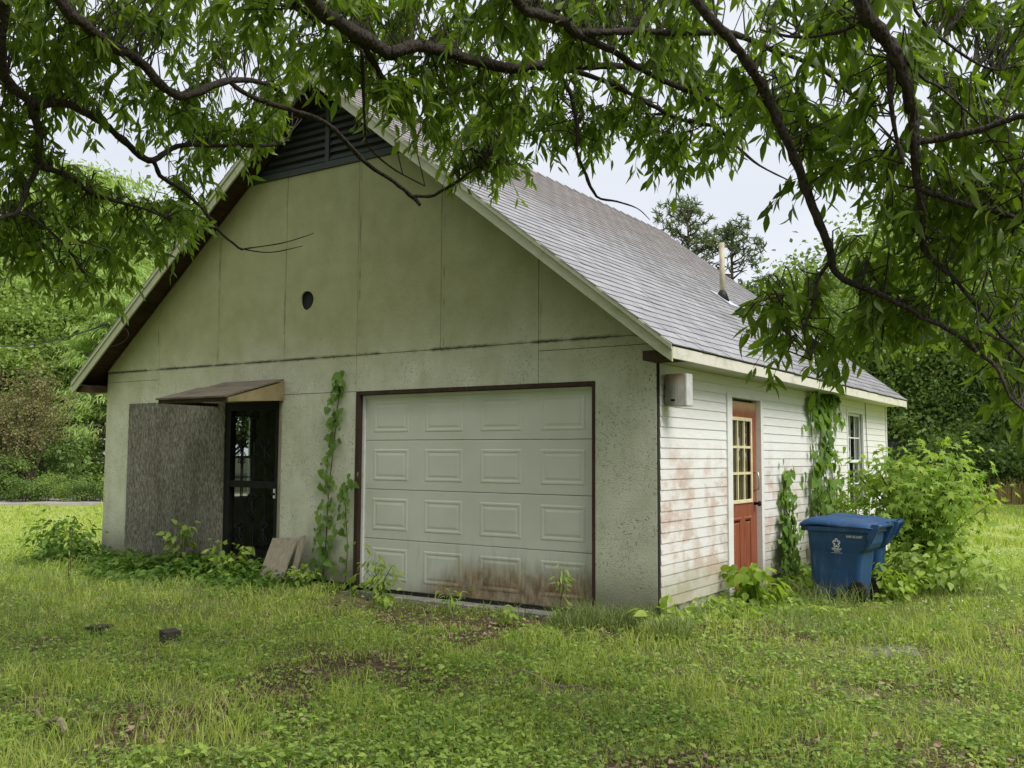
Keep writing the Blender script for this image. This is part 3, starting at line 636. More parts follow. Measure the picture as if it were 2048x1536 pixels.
# flank window
def window(parent, X, s, y0, y1, z0, z1, name='window'):
    """double-hung window in a wall facing +X (s=1) or -X (s=-1)"""
    def bx(m, xa, xb, *r): m.box(min(X+s*xa, X+s*xb), max(X+s*xa, X+s*xb), *r)
    m = MB()
    for r in [(y0-.048, y0, z0-.05, z1+.028), (y1, y1+.028, z0-.05, z1+.028), (y0, y1, z1, z1+.028), (y0, y1, z0-.05, z0)]: bx(m, -.09, .022, *r)
    w = m.build(name, 'white_frame', parent); zm = (z0+z1)/2-.01
    for k, (a, b, dx) in enumerate([(zm-.02, z1, 0.0), (z0, zm+.02, -.022)]):
        f = MB()
        for r in [(y0+.001, y0+.035, a, b), (y1-.035, y1-.001, a, b), (y0+.035, y1-.035, b-.04, b), (y0+.035, y1-.035, a, a+.04)]: bx(f, -.05+dx, -.025+dx, *r)
        sash = f.build('sash', 'white_frame', w); ya, yb, za, zc = y0+.035, y1-.035, a+.04, b-.04
        mm = MB()
        for j in (1, 2): yy = ya+(yb-ya)*j/3; bx(mm, -.045+dx, -.032+dx, yy-.009, yy+.009, za, zc)
        zz = (za+zc)/2; bx(mm, -.0455+dx, -.0315+dx, ya, yb, zz-.009, zz+.009)
        mm.build('muntin', 'white_frame', w)
        for j in range(3):
            for i in range(2):
                p = MB(); bx(p, -.041+dx, -.037+dx, ya+(yb-ya)*j/3, ya+(yb-ya)*(j+1)/3-.001, za+(zc-za)*i/2, za+(zc-za)*(i+1)/2-.001); p.build('pane', 'glass', w)
    return w
window(house, 0, 1, WY0, WY1, WZ0, WZ1)

# far walls, floor, ceiling, partition inside
LW = (1.55, 2.52, .75, 2.07)
lw = MB()
for y0, y1, z0, z1 in [(.11, LW[0], -.1, 2.40), (LW[1], DEPTH, -.1, 2.40), (LW[0], LW[1], -.1, LW[2]), (LW[0], LW[1], LW[3], 2.40)]: lw.box(XL, XL+.11, y0, y1, z0, z1)
lw.build('far_side_wall', 'interior_wall', house)
window(house, XL, -1, *LW[:2], *LW[2:])
rw = MB(); rw.prism([(XL, -.1), (0, -.1), (0, under(0)-.01), (RX, under(RX)-.01), (XL, under(XL)-.01)], 1, DEPTH-.11, DEPTH-.001); rw.build('rear_wall', 'interior_wall', house)
MB().box(XL+.115, -.12, .13, DEPTH-.12, -.12, .0).build('floor_slab', 'concrete', house)
MB().box(XL+.115, -.12, .115, DEPTH-.12, 2.40, 2.44).build('ceiling', 'ceiling', house)
MB().box(-4.3, -4.2, .115, DEPTH-.12, .001, 2.399).build('partition', 'interior_wall', house)

# roof
roof_m = MB()
for s in (1, -1):
    xe = RX+s*(4.146+OHE); ze = roof_z(xe)
    P = [(RX, ZR-.012), (xe, ze-.012), (xe, ze-.032), (RX, ZR-.032)]
    roof_m.prism(P if s < 0 else P[::-1], 1, -OHF, REAR)
roof = roof_m.build('roof', 'soffit_wood', house)
th = math.atan(SL); us = np.array([-math.cos(th), 0, math.sin(th)]); nn = np.array([math.sin(th), 0, math.cos(th)])
slen = (4.146+OHE)/math.cos(th)
def shingle_mesh(w, curl):
    t0, t1 = .0095, .0015; l = .19
    v = [(-w/2, -.006*curl, 0), (w/2, .0, 0), (w/2, l, -.004), (-w/2, l, -.004), (-w/2, -.006*curl, t0+curl*.004), (w/2, 0, t0), (w/2, l, t1-.004), (-w/2, l, t1-.004)]
    return np.array(v), [(0, 3, 2, 1), (4, 5, 6, 7), (0, 1, 5, 4), (1, 2, 6, 5), (2, 3, 7, 6), (3, 0, 4, 7)]
SHV = [shingle_mesh(.326, c) for c in (0, .4, 1.2, -.3)]
SHM = []
for v, f in SHV:
    q = MB(); q.add(v, f); SHM.append(q.mesh('shingle', 'shingle'))
tabs = []
nc = int(slen/.131); ex = slen/nc
for c in range(nc):
    y = -OHF-.02-(.165 if c % 2 else 0)+random.uniform(-.015, .015)
    while y < REAR+.02:
        w0, w1 = max(y, -OHF-.022), min(y+.33, REAR+.02)
        if w1-w0 > .05: tabs.append((c, (w0+w1)/2, (w1-w0)/.33, random.choices((0, 1, 2, 3), (5, 4, 2.2, 2.4))[0], random.uniform(-.011, .011)))
        y += .3335
eave = np.array([RX+4.146+OHE, 0, roof_z(RX+4.146+OHE)])
def tab_pos(c, y, du): return eave+us*(c*ex-.02+du)+np.array([0, y, 0])-nn*.0095
tabs.sort(key=lambda t: np.linalg.norm(tab_pos(t[0], t[1], 0)-C))
BV, BF = [], []
for i, (c, y, ws, k, du) in enumerate(tabs):
    p = tab_pos(c, y, du)
    if i < 300:
        M4 = Matrix(((0, us[0], nn[0], p[0]), (ws, us[1], nn[1], p[1]), (0, us[2], nn[2], p[2]), (0, 0, 0, 1)))
        link('shingle', SHM[k], roof, M4)
    else:
        v, f = SHV[k]; o = len(BV)*8
        BV.append(p+np.outer(v[:, 0]*ws, [0, 1, 0])+np.outer(v[:, 1], us)+np.outer(v[:, 2], nn)); BF.append(np.array(f)+o)
o = link('shingle_field', bulk('shingle_field', np.concatenate(BV), np.concatenate(BF), 'shingle'), roof); tag(o, kind='stuff')
# far slope as courses, ridge caps
lm = MB(); xe = RX-4.146-OHE
for c in range(nc):
    a = c*ex/slen; b = (c*ex+.16)/slen
    pa = (xe+(RX-xe)*a, roof_z(xe)+(ZR-roof_z(xe))*a); pb = (xe+(RX-xe)*min(b, 1), roof_z(xe)+(ZR-roof_z(xe))*min(b, 1))
    lm.prism([(pa[0], pa[1]-.010), (pb[0], pb[1]-.0115), (pb[0], pb[1]-.006), (pa[0]-.003, pa[1]+.004)], 1, -OHF-.02, REAR+.02)
tag(lm.build('far_slope_shingle_course', 'shingle', roof), kind='stuff')
y = -OHF-.03
while y < REAR:
    MB().add([(RX-.12, y, ZR-.085), (RX, y, ZR+.012), (RX+.12, y, ZR-.085), (RX-.12, y+.2, ZR-.095), (RX, y+.2, ZR+.003), (RX+.12, y+.2, ZR-.095)], [(0, 1, 4, 3), (1, 2, 5, 4), (0, 3, 5, 2), (0, 2, 1), (3, 4, 5)]).build('ridge_cap', 'shingle', roof)
    y += .14 if y < 3 else .28
# rake boards (front and rear), eave fascias, soffits
for s in (1, -1):
    xe = RX+s*(4.146+OHE)
    def zz(x, d): return roof_z(x)-d
    for y0, y1, nm in [(-OHF-.002, -OHF+.022, 'rake_board'), (REAR-.022, REAR+.002, 'rake_board')]:
        P = [(RX, zz(RX, .034)), (xe-s*.002, zz(xe, .034)), (xe-s*.002, zz(xe, .165)), (xe-s*.10, zz(xe-s*.10, .175)), (RX, zz(RX, .175))]
        MB().prism(P if s < 0 else P[::-1], 1, y0, y1).build(nm, 'rake_trim', roof, bevel=.003)
    P = [(RX, zz(RX, .015)), (xe, zz(xe, .015)), (xe, zz(xe, .062)), (RX, zz(RX, .062))]
    MB().prism(P if s < 0 else P[::-1], 1, -OHF-.018, -OHF-.0025).build('rake_strip', 'rake_trim', roof, bevel=.002)
    e0, e1 = sorted((xe-s*.022, xe))
    MB().box(e0, e1, -OHF+.0225, REAR-.0225, zz(xe, .135), zz(xe, .022)).build('eave_fascia', 'eave_trim', roof, bevel=.003)
    xw = 0 if s > 0 else XL; s0, s1 = sorted((xw, xe-s*.023))
    MB().box(s0, s1, .0, REAR-.03, zz(xe, .118), zz(xe, .108)).build('eave_soffit', 'soffit_side', roof)
    q0, q1 = sorted((xw+s*.002, xe-s*.024)); MB().box(q0, q1, -OHF+.06, -.004, zz(xe, .135), zz(xe, .05)).build('lookout_block', 'soffit_wood', roof)
    # soffit planks of the front rake, running across the overhang
    L_ = math.hypot(4.146+OHE-.03, SL*(4.146+OHE-.03)); nsp = 26
    for k in range(nsp):
        a, b = (k+.02)/nsp, (k+.98)/nsp; xa, xb2 = RX+s*(4.43*a), RX+s*(4.43*b); dep = .046+.004*random.random()
        P = [(xa, zz(xa, dep)), (xb2, zz(xb2, dep)), (xb2, zz(xb2, dep-.012)), (xa, zz(xa, dep-.012))]
        MB().prism(P if s < 0 else P[::-1], 1, -OHF+.024, -.002).build('soffit_plank', 'soffit_wood', roof)
    # moulding where soffit meets the wall
    P = [(RX, zz(RX, .085)), (xw, zz(xw, .085)), (xw, zz(xw, .053)), (RX, zz(RX, .053))]
    MB().prism(P if s > 0 else P[::-1], 1, -.016, -.0035).build('soffit_moulding', 'soffit_wood', roof)
# vent pipe through the roof
pb = on(1446, 597, 1, 5.2); px_ = -1.40; pz = roof_z(px_)
pp = MB().tube([(px_, 5.2, pz-.05), (px_, 5.2, pz+.80)], .038, 14).build('vent_pipe', 'pvc', roof, smooth=True)
MB().tube([(px_+.0, 5.2, pz-.05), (px_, 5.2, pz+.07), (px_, 5.2, pz+.10)], [.10, .062, .045], 14).build('pipe_boot', 'rubber', pp, smooth=True)
fl = MB(); c0 = np.array([px_+.03, 5.2, roof_z(px_+.03)])+nn*.004
q = [c0+a*np.array([0, 1, 0])*.19+b*us*.2 for a, b in ((-1, -1), (1, -1), (1, 1), (-1, 1))]
fl.add([*q, *[p+nn*.003 for p in q]], [(4, 5, 6, 7), (0, 3, 2, 1), (0, 1, 5, 4), (1, 2, 6, 5), (2, 3, 7, 6), (3, 0, 4, 7)]); fl.build('flashing', 'flashing', pp)

# loudspeaker under the eave
spk = empty('outdoor_speaker', (0, 0, 0)); tag(spk, 'grey outdoor speaker with curved grille hung beside the building corner', 'speaker')
sx0, sx1, sy0, sz0, sz1 = .03, .245, .10, 1.895, 2.19
b = MB(); b.box(sx0, sx1, sy0+.012, sy0+.15, sz0, sz1); b.build('cabinet', 'speaker_box', spk, bevel=.012)
gm = MB(); ng = 9; prof = []
for k in range(ng):
    u = k/(ng-1); prof.append((sx0+.004+(sx1-sx0-.03)*u, sy0+.010-.045*math.sin(math.pi*u)))
pol = prof+[(sx1-.026, sy0+.011), (sx0+.004, sy0+.011)]
gm.prism(pol[::-1] if False else pol, 2, sz0+.006, sz1-.006); gm.build('grille', 'speaker', spk)
MB().box((sx0+sx1)/2-.03, (sx0+sx1)/2+.012, sy0-.0375, sy0-.030, sz0+.045, sz0+.062).build('badge', 'iron', spk)
MB().box(-.0, sx0-.001, sy0+.06, sy0+.11, 1.98, 2.09).build('bracket', 'iron', spk)

# ------------------------------------------------------------------ wheeled bins
def rrect(x0, x1, w, z, r=.05, n=4):
    out = []
    for cx_, cy_, a0 in [(x1-r, w-r, 0), (x0+r, w-r, 90), (x0+r, -w+r, 180), (x1-r, -w+r, 270)]:
        for k in range(n+1):
            a = R(a0+90*k/n); out.append((cx_+r*math.cos(a), cy_+r*math.sin(a), z))
    return out
def make_bin(name, loc, rz, label, printed):
    t = empty(name, loc, rz); tag(t, label, 'bin', 'blue wheeled bins by the flank wall')
    body = MB().loft([rrect(.03, .56, .20, .0, .06), rrect(.0, .58, .215, .03, .06), rrect(-.012, .60, .232, .25, .06), rrect(-.022, .635, .250, .50, .06), rrect(-.025, .70, .258, .545, .06), rrect(-.03, .735, .268, .60, .06), rrect(-.035, .76, .282, .735, .06)])
    body.build('body', 'blue', t, bevel=.004)
    MB().loft([rrect(-.045, .775, .292, .705, .06), rrect(-.055, .785, .302, .712, .06), rrect(-.058, .787, .305, .752, .06), rrect(-.04, .775, .295, .758, .06)]).build('rim', 'blue', t, bevel=.004)
    # lid: domed at the front lip, sloping to the hinge
    xs = [-.135, -.12, -.06, .02, .12, .24, .36, .48, .60, .70, .79]; top = [.770, .795, .822, .834, .834, .828, .820, .812, .806, .800, .793]
    V, F = [], []; ys = [-1, -.97, -.86, -.6, 0, .6, .86, .97, 1]
    for i, x in enumerate(xs):
        hw = .312 if i else .25
        for j, u in enumerate(ys):
            drop = 0 if abs(u) < .9 else (.022 if abs(u) < .99 else .05)
            V.append((x, u*hw, max(.757, top[i]-drop-.012*(abs(u) > .8)+(.010 if abs(u) < .62 and 2 < i < 9 else 0))))
    nj = len(ys)
    for i in range(len(xs)-1):
        for j in range(nj-1): F.append((i*nj+j, (i+1)*nj+j, (i+1)*nj+j+1, i*nj+j+1))
    lid = MB().add(V, F); o = lid.build('lid', 'blue', t, smooth=True)
    so = o.modifiers.new('shell', 'SOLIDIFY'); so.thickness = .012; so.offset = -1
    MB().prism([(-.135, .70), (-.06, .70), (-.06, .772), (-.14, .785)], 1, -.2, .2).build('lid_lip', 'blue', t, bevel=.006)
    MB().tube([(.83, -.27, .775), (.83, .27, .775)], .019, 12).build('handle_bar', 'blue', t, smooth=True)
    for s in (-1, 1):
        MB().prism([(.70, .66), (.76, .60), (.85, .755), (.85, .795), (.77, .80)], 1, s*.285-.014, s*.285+.014).build('hinge_bracket', 'blue', t, bevel=.004)
        wh = MB(); wh.tube([(.575, s*.255-.03, .115), (.575, s*.255-.026, .115), (.575, s*.255+.026, .115), (.575, s*.255+.03, .115)], [.10, .118, .118, .10], 22)
        wo = wh.build('wheel', 'rubber', t, smooth=False); MB().tube([(.575, s*.255-.034, .115), (.575, s*.255+.034, .115)], .045, 14).build('hub', 'iron', wo)
    MB().tube([(.575, -.22, .115), (.575, .22, .115)], .012, 8).build('axle', 'metal', t)
    # moulded rib near the foot of each flank
    for s in (-1, 1):
        MB().prism([(.05, s*.0), (.42, s*.0), (.40, .0+s*.012), (.07, .0+s*.012)][::s], 2, .08, .46).build('flank_rib', 'blue', t).location = (.04, s*.226, 0)
    if printed:
        tilt = math.atan2(.067, .735)
        def face(x, z): return (x, -(.2175+(z-.03)/.705*.0655)-.0012, z)
        lg = MB()
        for k in range(5):
            a0 = math.pi/2+2*math.pi*k/5; cx_, cz_ = .030*math.cos(a0), .030*math.sin(a0)
            pts = []
            for q in range(11):
                a = a0-math.pi*.75+math.pi*1.5*q/10; pts.append((cx_+.0135*math.cos(a), cz_+.0135*math.sin(a)))
            pts.append((.024*math.cos(a0+.75), .024*math.sin(a0+.75)))
            for q in range(len(pts)-1):
                a, b = np.array(pts[q]), np.array(pts[q+1]); d = (b-a)/(np.linalg.norm(b-a)+1e-9); nrm = np.array([-d[1], d[0]])*.0052; a, b = a-d*.002, b+d*.002
                zo = -.0003*((q % 2)+2*k % 3)
                lg.add([(a[0]-nrm[0], zo, a[1]-nrm[1]), (b[0]-nrm[0], zo, b[1]-nrm[1]), (b[0]+nrm[0], zo, b[1]+nrm[1]), (a[0]+nrm[0], zo, a[1]+nrm[1])], [(0, 1, 2, 3)])
        lo = lg.build('printed_emblem', 'white_print', t); lo.location = face(.335, .595); lo.rotation_euler = (tilt, 0, 0)
        def text(s, size, x, z, nm, bold=0):
            c = bpy.data.curves.new(nm, 'FONT'); c.body = s; c.size = size; c.align_x = 'CENTER'; c.extrude = .0004; c.offset = bold; c.materials.append(MT['white_print'])
            tmp = bpy.data.objects.new(nm, c); COL.objects.link(tmp); bpy.context.view_layer.update()
            me = bpy.data.meshes.new_from_object(tmp.evaluated_get(bpy.context.evaluated_depsgraph_get())); me.name = nm; bpy.data.objects.remove(tmp)
            o = link(nm, me, t); o.location = face(x, z); o.rotation_euler = (R(90)+tilt, 0, 0)
        text('REPUBLIC', .028, .335, .528, 'lettering', .0006); text('SERVICES', .016, .335, .511, 'lettering', .0003); text('www.republicservices.com', .012, .335, .495, 'lettering')
        text('0495 8526087', .034, .555, .655, 'lettering')
    return t
make_bin('wheeled_bin', (.655, 2.60, GZ), R(-3), 'blue wheeled bin with white star emblem and number on its flank', True).scale = (.84, .92, 1.03)
make_bin('wheeled_bin', (.62, 3.30, GZ), R(6), 'blue wheeled bin tucked behind the printed bin', False).scale = (.86, .92, 1.02)

# ------------------------------------------------------------------ loose things by the walls
def leaning(name, label, x0, x1, h, yb, yt, th, mat, group=None):
    d = np.array([0, yt-yb, h]); n_ = unit(np.array([0, -d[2], d[1]])); o0 = np.array([x0, yb, GZ])
    q = [o0, o0+[x1-x0, 0, 0], o0+[x1-x0, 0, 0]+d+[.02, 0, .02], o0+d]
    m = MB(); m.add([*q, *[p+n_*th for p in q]], [(0, 3, 2, 1), (4, 5, 6, 7), (0, 1, 5, 4), (1, 2, 6, 5), (2, 3, 7, 6), (3, 0, 4, 7)])
    return tag(m.build(name, mat), label, 'board', group)
leaning('leaning_board', 'wide pale scrap board leaning on the wall beside the security door', -4.84, -4.46, .52, -.30, -.06, .018, 'old_board')
leaning('leaning_board', 'narrow pale batten leaning on the wall next to the wide scrap board', -4.40, -4.34, .56, -.22, -.05, .022, 'old_board')
def block(name, label, cat, loc, rz, sx, sy, sz, mat):
    m = MB(); m.box(-sx/2, sx/2, -sy/2, sy/2, 0, sz); o = m.build(name, mat, bevel=.008); o.location = loc; o.rotation_euler = (R(3), R(-4), rz); return tag(o, label, cat)
block('concrete_block', 'dark weathered block lying in the grass before the boarded opening', 'block', (-2.95, -2.84, GZ-.03), R(-28), .25, .13, .11, 'brick_dark')
block('concrete_block', 'small mossy stone sunk in the leaf litter before the boarded opening', 'stone', (-3.75, -2.95, GZ-.02), R(10), .20, .13, .07, 'brick_dark')
block('stepping_stone', 'flat grey paver sunk in the grass out from the flank door', 'paver', (1.93, .03, GZ-.022), R(22), .42, .30, .035, 'paver')
for (px, py, L_, az, lab) in [(1100, 1372, .7, 30, 'long thin bare stick lying in the grass before the garage door'), (95, 1450, .62, 200, 'pale thick fallen branch piece lying in the grass'), (450, 1295, .30, 35, 'short pale broken stick beside the dark block'), (480, 1445, .55, 10, 'dark thin twig on a bare patch of soil')]:
    p = on(px, py, 2, GZ); a = R(az)-.59; pts = [p+np.array([math.cos(a)*L_*s, math.sin(a)*L_*s, .025+.02*math.sin(5*s)+(.03*math.sin(9*s) if L_ > .5 else 0)])-np.array([math.cos(a), math.sin(a), 0])*L_/2 for s in np.linspace(0, 1, 7)]
    r0 = .016 if 'pale' in lab else .007
    tag(MB().tube(pts, [r0*(1-.5*s) for s in np.linspace(0, 1, 7)], 6).build('fallen_stick', 'stick'), lab, 'stick')
# overhead cable to the eave
cb = MB(); A, B = np.array([-7.80, -.36, 3.16]), np.array([-42., 13.0, 8.6])
cb.tube([A+(B-A)*s-np.array([0, 0, 1.1*4*s*(1-s)]) for s in np.linspace(0, 1, 24)], .011, 6)
tag(cb.build('overhead_cable', 'cable', smooth=True), 'thin black service cable running from the eave into the trees', 'cable')
lp = MB(); lp.tube([A+np.array([-.02, 0, -.02])+np.array([-.42*math.sin(a), .05, .14*math.cos(a)-.14]) for a in np.linspace(0, 2*math.pi*.92, 26)], .006, 6)
tag(lp.build('cable_loop', 'cable', smooth=True), 'slack loop of black wire hanging at the eave corner', 'cable')
wr = MB(); wr.tube([(.022, 7.42, 2.29), (.024, 7.44, 1.9), (.023, 7.50, 1.4), (.024, 7.53, .7), (.024, 7.53, .02)], .005, 6)
tag(wr.build('wall_wire', 'cable', smooth=True), 'thin dark wire running down the siding beside the window', 'wire')

# ------------------------------------------------------------------ leaves as parts
_leaf_mesh = {}
def leaf_mesh(key, tmpl, mat):
    if (key, mat) not in _leaf_mesh: _leaf_mesh[(key, mat)] = bulk('leaf', tmpl[0], tmpl[1], mat, True)
    return _leaf_mesh[(key, mat)]
def leaves(parent, key, tmpl, mat, pos, Y, up, size, nobj=0, mass='foliage', stuff=True, org=(0, 0, 0)):
    """the nobj leaves nearest the camera as leaf objects, the rest joined"""
    pos = np.asarray(pos, float); X, Y, Z = frames(np.asarray(Y, float), np.asarray(up, float)); size = np.asarray(size, float)
    if nobj:
        u, v, w = proj(pos+np.array(org)); vis = (w > .3) & (u > -40) & (u < 2090) & (v > -40) & (v < 1580)
        order = np.argsort(np.where(vis, w/size, 1e6+w)); pick = order[:min(nobj, int(vis.sum()))]
        me = leaf_mesh(key, tmpl, mat)
        for i in pick:
            s = size[i]; link('leaf', me, parent, Matrix(((X[i, 0]*s, Y[i, 0]*s, Z[i, 0]*s, pos[i, 0]), (X[i, 1]*s, Y[i, 1]*s, Z[i, 1]*s, pos[i, 1]), (X[i, 2]*s, Y[i, 2]*s, Z[i, 2]*s, pos[i, 2]), (0, 0, 0, 1))))
        keep = np.ones(len(pos), bool); keep[pick] = False
        pos, X, Y, Z, size = pos[keep], X[keep], Y[keep], Z[keep], size[keep]
    if len(pos):
        sc3 = np.stack([size*rng.uniform(.72, 1.3, len(size)), size, size*rng.uniform(-.4, 2.2, len(size))], 1)
        V, F = scatter(tmpl[0], tmpl[1], pos, X, Y, Z, sc3); o = link(mass, bulk(mass, V, F, mat, True), parent)
        if stuff: tag(o, kind='stuff')
def rv(n, s=1.0): return rng.normal(0, s, (n, 3))

# ------------------------------------------------------------------ overhanging tree
tree = empty('overhanging_tree', (-1.7, -9.4, GZ)); tag(tree, 'dark oak with drooping leafy limbs spreading over the lawn and the gable', 'tree')
TO = np.array([-1.7, -9.4, GZ])
FORK = np.array([-1.3, -9.0, 4.6])
tk = MB(); tk.tube([(0, 0, -.2), (0, 0, .0), (.03, .02, .4), (.10, .10, 1.6), (.25, .28, 3.4), tuple(FORK-TO), tuple(FORK-TO+np.array([.1, .2, 2.5])), tuple(FORK-TO+np.array([0., .1, 5.5]))], [.52, .46, .36, .30, .27, .24, .16, .05], 16)
tk.build('trunk', 'bark', tree, smooth=True)
LIMBS = []   # (list of px,py,t,half-width in px, enters from the trunk)
def limb(pts, parent=True): LIMBS.append((pts, parent))
limb([(120, 0, 5.0, 15), (164, 44, 5.1, 14), (219, 89, 5.3, 13), (280, 123, 5.5, 12), (314, 161, 5.6, 11.5), (342, 185, 5.7, 11), (369, 191, 5.8, 10.5), (403, 181, 5.9, 10), (458, 161, 6.1, 8), (520, 165, 6.3, 5), (570, 190, 6.5, 3)])
limb([(458, 161, 6.1, 6), (499, 191, 6.2, 6), (581, 219, 6.4, 6), (632, 236, 6.5, 6), (670, 260, 6.6, 5.5), (697, 290, 6.7, 5.5), (738, 331, 6.8, 5.5), (786, 362, 6.9, 5), (827, 396, 7.0, 5), (841, 410, 7.0, 4)], False)
limb([(828, 392, 7.0, 4), (868, 390, 7.0, 4), (919, 359, 6.9, 3.5), (964, 325, 6.8, 3), (1005, 284, 6.7, 2)], False)
limb([(0, 120, 5.2, 13), (17, 164, 5.3, 13), (55, 198, 5.4, 12.5), (72, 214, 5.4, 12)])
limb([(72, 214, 5.4, 10), (123, 205, 5.5, 10), (160, 219, 5.6, 9.5), (205, 246, 5.8, 9), (246, 280, 6.0, 8.5), (290, 318, 6.2, 8), (318, 314, 6.3, 7), (342, 297, 6.4, 6), (376, 290, 6.5, 5.5), (461, 292, 6.7, 5), (547, 290, 6.9, 4.5), (577, 273, 7.0, 3.5), (584, 236, 7.0, 2.5)], False)
limb([(65, 220, 5.4, 10), (79, 267, 5.5, 8.5), (80, 328, 5.6, 8), (113, 342, 5.7, 7), (147, 359, 5.8, 6.5), (178, 383, 5.9, 6), (222, 400, 6.0, 5), (287, 417, 6.2, 3), (340, 440, 6.3, 2)], False)
limb([(80, 330, 5.6, 7), (62, 359, 5.6, 6), (34, 424, 5.5, 5.5), (7, 434, 5.4, 4), (-40, 470, 5.3, 3)], False)
limb([(34, 424, 5.5, 3.5), (70, 440, 5.6, 3), (130, 490, 5.8, 3), (165, 545, 6.0, 2)], False)
limb([(306, 319, 6.2, 5.5), (321, 352, 6.3, 5), (359, 376, 6.4, 4.5), (403, 417, 6.6, 4), (444, 468, 6.8, 3.5), (485, 499, 7.0, 3)], False)
limb([(485, 498, 7.0, 1.8), (560, 487, 7.1, 1.5), (606, 474, 7.1, 1.2), (628, 466, 7.1, .8)], False)
limb([(485, 498, 7.0, 1.8), (540, 505, 7.1, 1.4), (605, 492, 7.1, .8)], False)
limb([(622, 0, 4.6, 19), (680, 45, 4.8, 18), (721, 72, 5.0, 17), (776, 106, 5.2, 16), (793, 103, 5.2, 15), (834, 92, 5.3, 14), (885, 102, 5.4, 13.5), (953, 123, 5.6, 13), (1022, 137, 5.7, 12), (1066, 130, 5.8, 12), (1124, 133, 5.9, 11), (1200, 132, 6.0, 9), (1261, 133, 6.1, 8), (1340, 140, 6.2, 5), (1420, 180, 6.3, 3)])
limb([(585, 0, 4.8, 9), (600, 15, 4.85, 8), (622, 34, 4.9, 5)])
limb([(717, 80, 5.0, 9), (748, 126, 5.2, 8), (775, 178, 5.4, 6)], False)
limb([(724, 100, 5.0, 5), (726, 171, 5.2, 4), (731, 270, 5.4, 3), (742, 300, 5.5, 2.5), (790, 340, 5.6, 2), (850, 372, 5.7, 1.5)], False)
limb([(1117, 140, 5.9, 5.5), (1141, 191, 5.9, 5), (1155, 253, 5.9, 4.5), (1155, 308, 5.9, 4), (1172, 349, 5.9, 4), (1193, 393, 5.9, 3.5), (1234, 403, 5.9, 2.5), (1275, 417, 6.0, 1.5), (1300, 440, 6.0, .8)], False)
limb([(1100, 138, 5.9, 5), (1165, 147, 5.8, 6), (1227, 171, 5.7, 6), (1281, 198, 5.6, 5.5), (1350, 236, 5.5, 5), (1427, 253, 5.4, 4.5), (1478, 297, 5.3, 3.5), (1519, 331, 5.2, 2.5), (1580, 362, 5.1, 1.5)], False)
limb([(1032, 0, 4.5, 12), (1073, 27, 4.6, 12), (1124, 44, 4.7, 12), (1158, 68, 4.8, 11), (1227, 103, 5.0, 8), (1278, 137, 5.1, 7.5), (1357, 174, 5.2, 6), (1420, 200, 5.3, 4), (1500, 260, 5.3, 2.5)])
limb([(1158, 66, 4.8, 8), (1250, 62, 4.9, 8.5), (1348, 65, 5.0, 8.5), (1468, 68, 5.1, 7.5), (1553, 103, 5.2, 6.5), (1638, 137, 5.3, 5.5), (1734, 215, 5.3, 3)], False)
limb([(1392, 0, 3.9, 12), (1451, 65, 3.95, 12), (1478, 103, 4.0, 12), (1512, 150, 4.05, 12), (1539, 205, 4.1, 12), (1560, 253, 4.1, 12), (1587, 314, 4.15, 11), (1611, 376, 4.2, 11), (1632, 431, 4.2, 10.5), (1656, 489, 4.2, 10), (1669, 541, 4.2, 9), (1707, 568, 4.1, 7), (1768, 592, 4.05, 6.5), (1844, 633, 4.0, 6), (1909, 667, 3.9, 6), (1956, 705, 3.8, 5.5), (1994, 736, 3.75, 4.5), (2018, 791, 3.7, 3.5), (2045, 818, 3.65, 3), (2090, 870, 3.6, 2)])
limb([(1662, 520, 4.2, 5), (1635, 562, 4.2, 4.5), (1625, 616, 4.2, 3.5), (1608, 661, 4.2, 2.5), (1622, 720, 4.2, 1.5)], False)
limb([(1625, 600, 4.2, 3), (1580, 590, 4.2, 2.5), (1530, 600, 4.2, 1.5), (1495, 612, 4.2, 1)], False)
limb([(1720, 0, 3.6, 17), (1748, 48, 3.65, 17), (1775, 85, 3.7, 17), (1796, 120, 3.7, 16), (1816, 191, 3.75, 14), (1826, 239, 3.8, 13), (1830, 284, 3.8, 12), (1833, 342, 3.85, 10), (1840, 393, 3.9, 8), (1847, 450, 3.95, 6), (1847, 500, 4.0, 6), (1902, 551, 3.95, 5.5), (1956, 616, 3.9, 5), (1997, 664, 3.85, 4.5), (2048, 715, 3.8, 4), (2100, 770, 3.8, 3)])
limb([(1838, 380, 3.9, 8), (1857, 386, 3.9, 7), (1929, 407, 3.85, 7), (1997, 424, 3.8, 6.5), (2048, 441, 3.75, 6), (2120, 470, 3.7, 5)], False)
limb([(1831, 284, 3.8, 9), (1880, 277, 3.8, 8.5), (1929, 267, 3.75, 8.5), (1997, 246, 3.7, 8), (2048, 232, 3.65, 8), (2130, 210, 3.6, 7)], False)
limb([(1779, 95, 3.7, 7), (1782, 205, 3.75, 6), (1796, 290, 3.8, 5), (1809, 328, 3.8, 4)], False)
limb([(1735, 30, 3.62, 4), (1690, 60, 3.7, 4), (1600, 75, 3.8, 4), (1520, 60, 3.9, 2.5)], False)
limb([(1830, 20, 4.2, 4), (1900, 90, 4.2, 3.5), (1960, 130, 4.2, 3), (2000, 140, 4.2, 2)])
limb([(1800, 110, 3.7, 5), (1850, 160, 3.8, 3.5), (1880, 175, 3.8, 3), (1960, 250, 3.8, 2.5), (2048, 370, 3.8, 2)], False)
SKEL = []
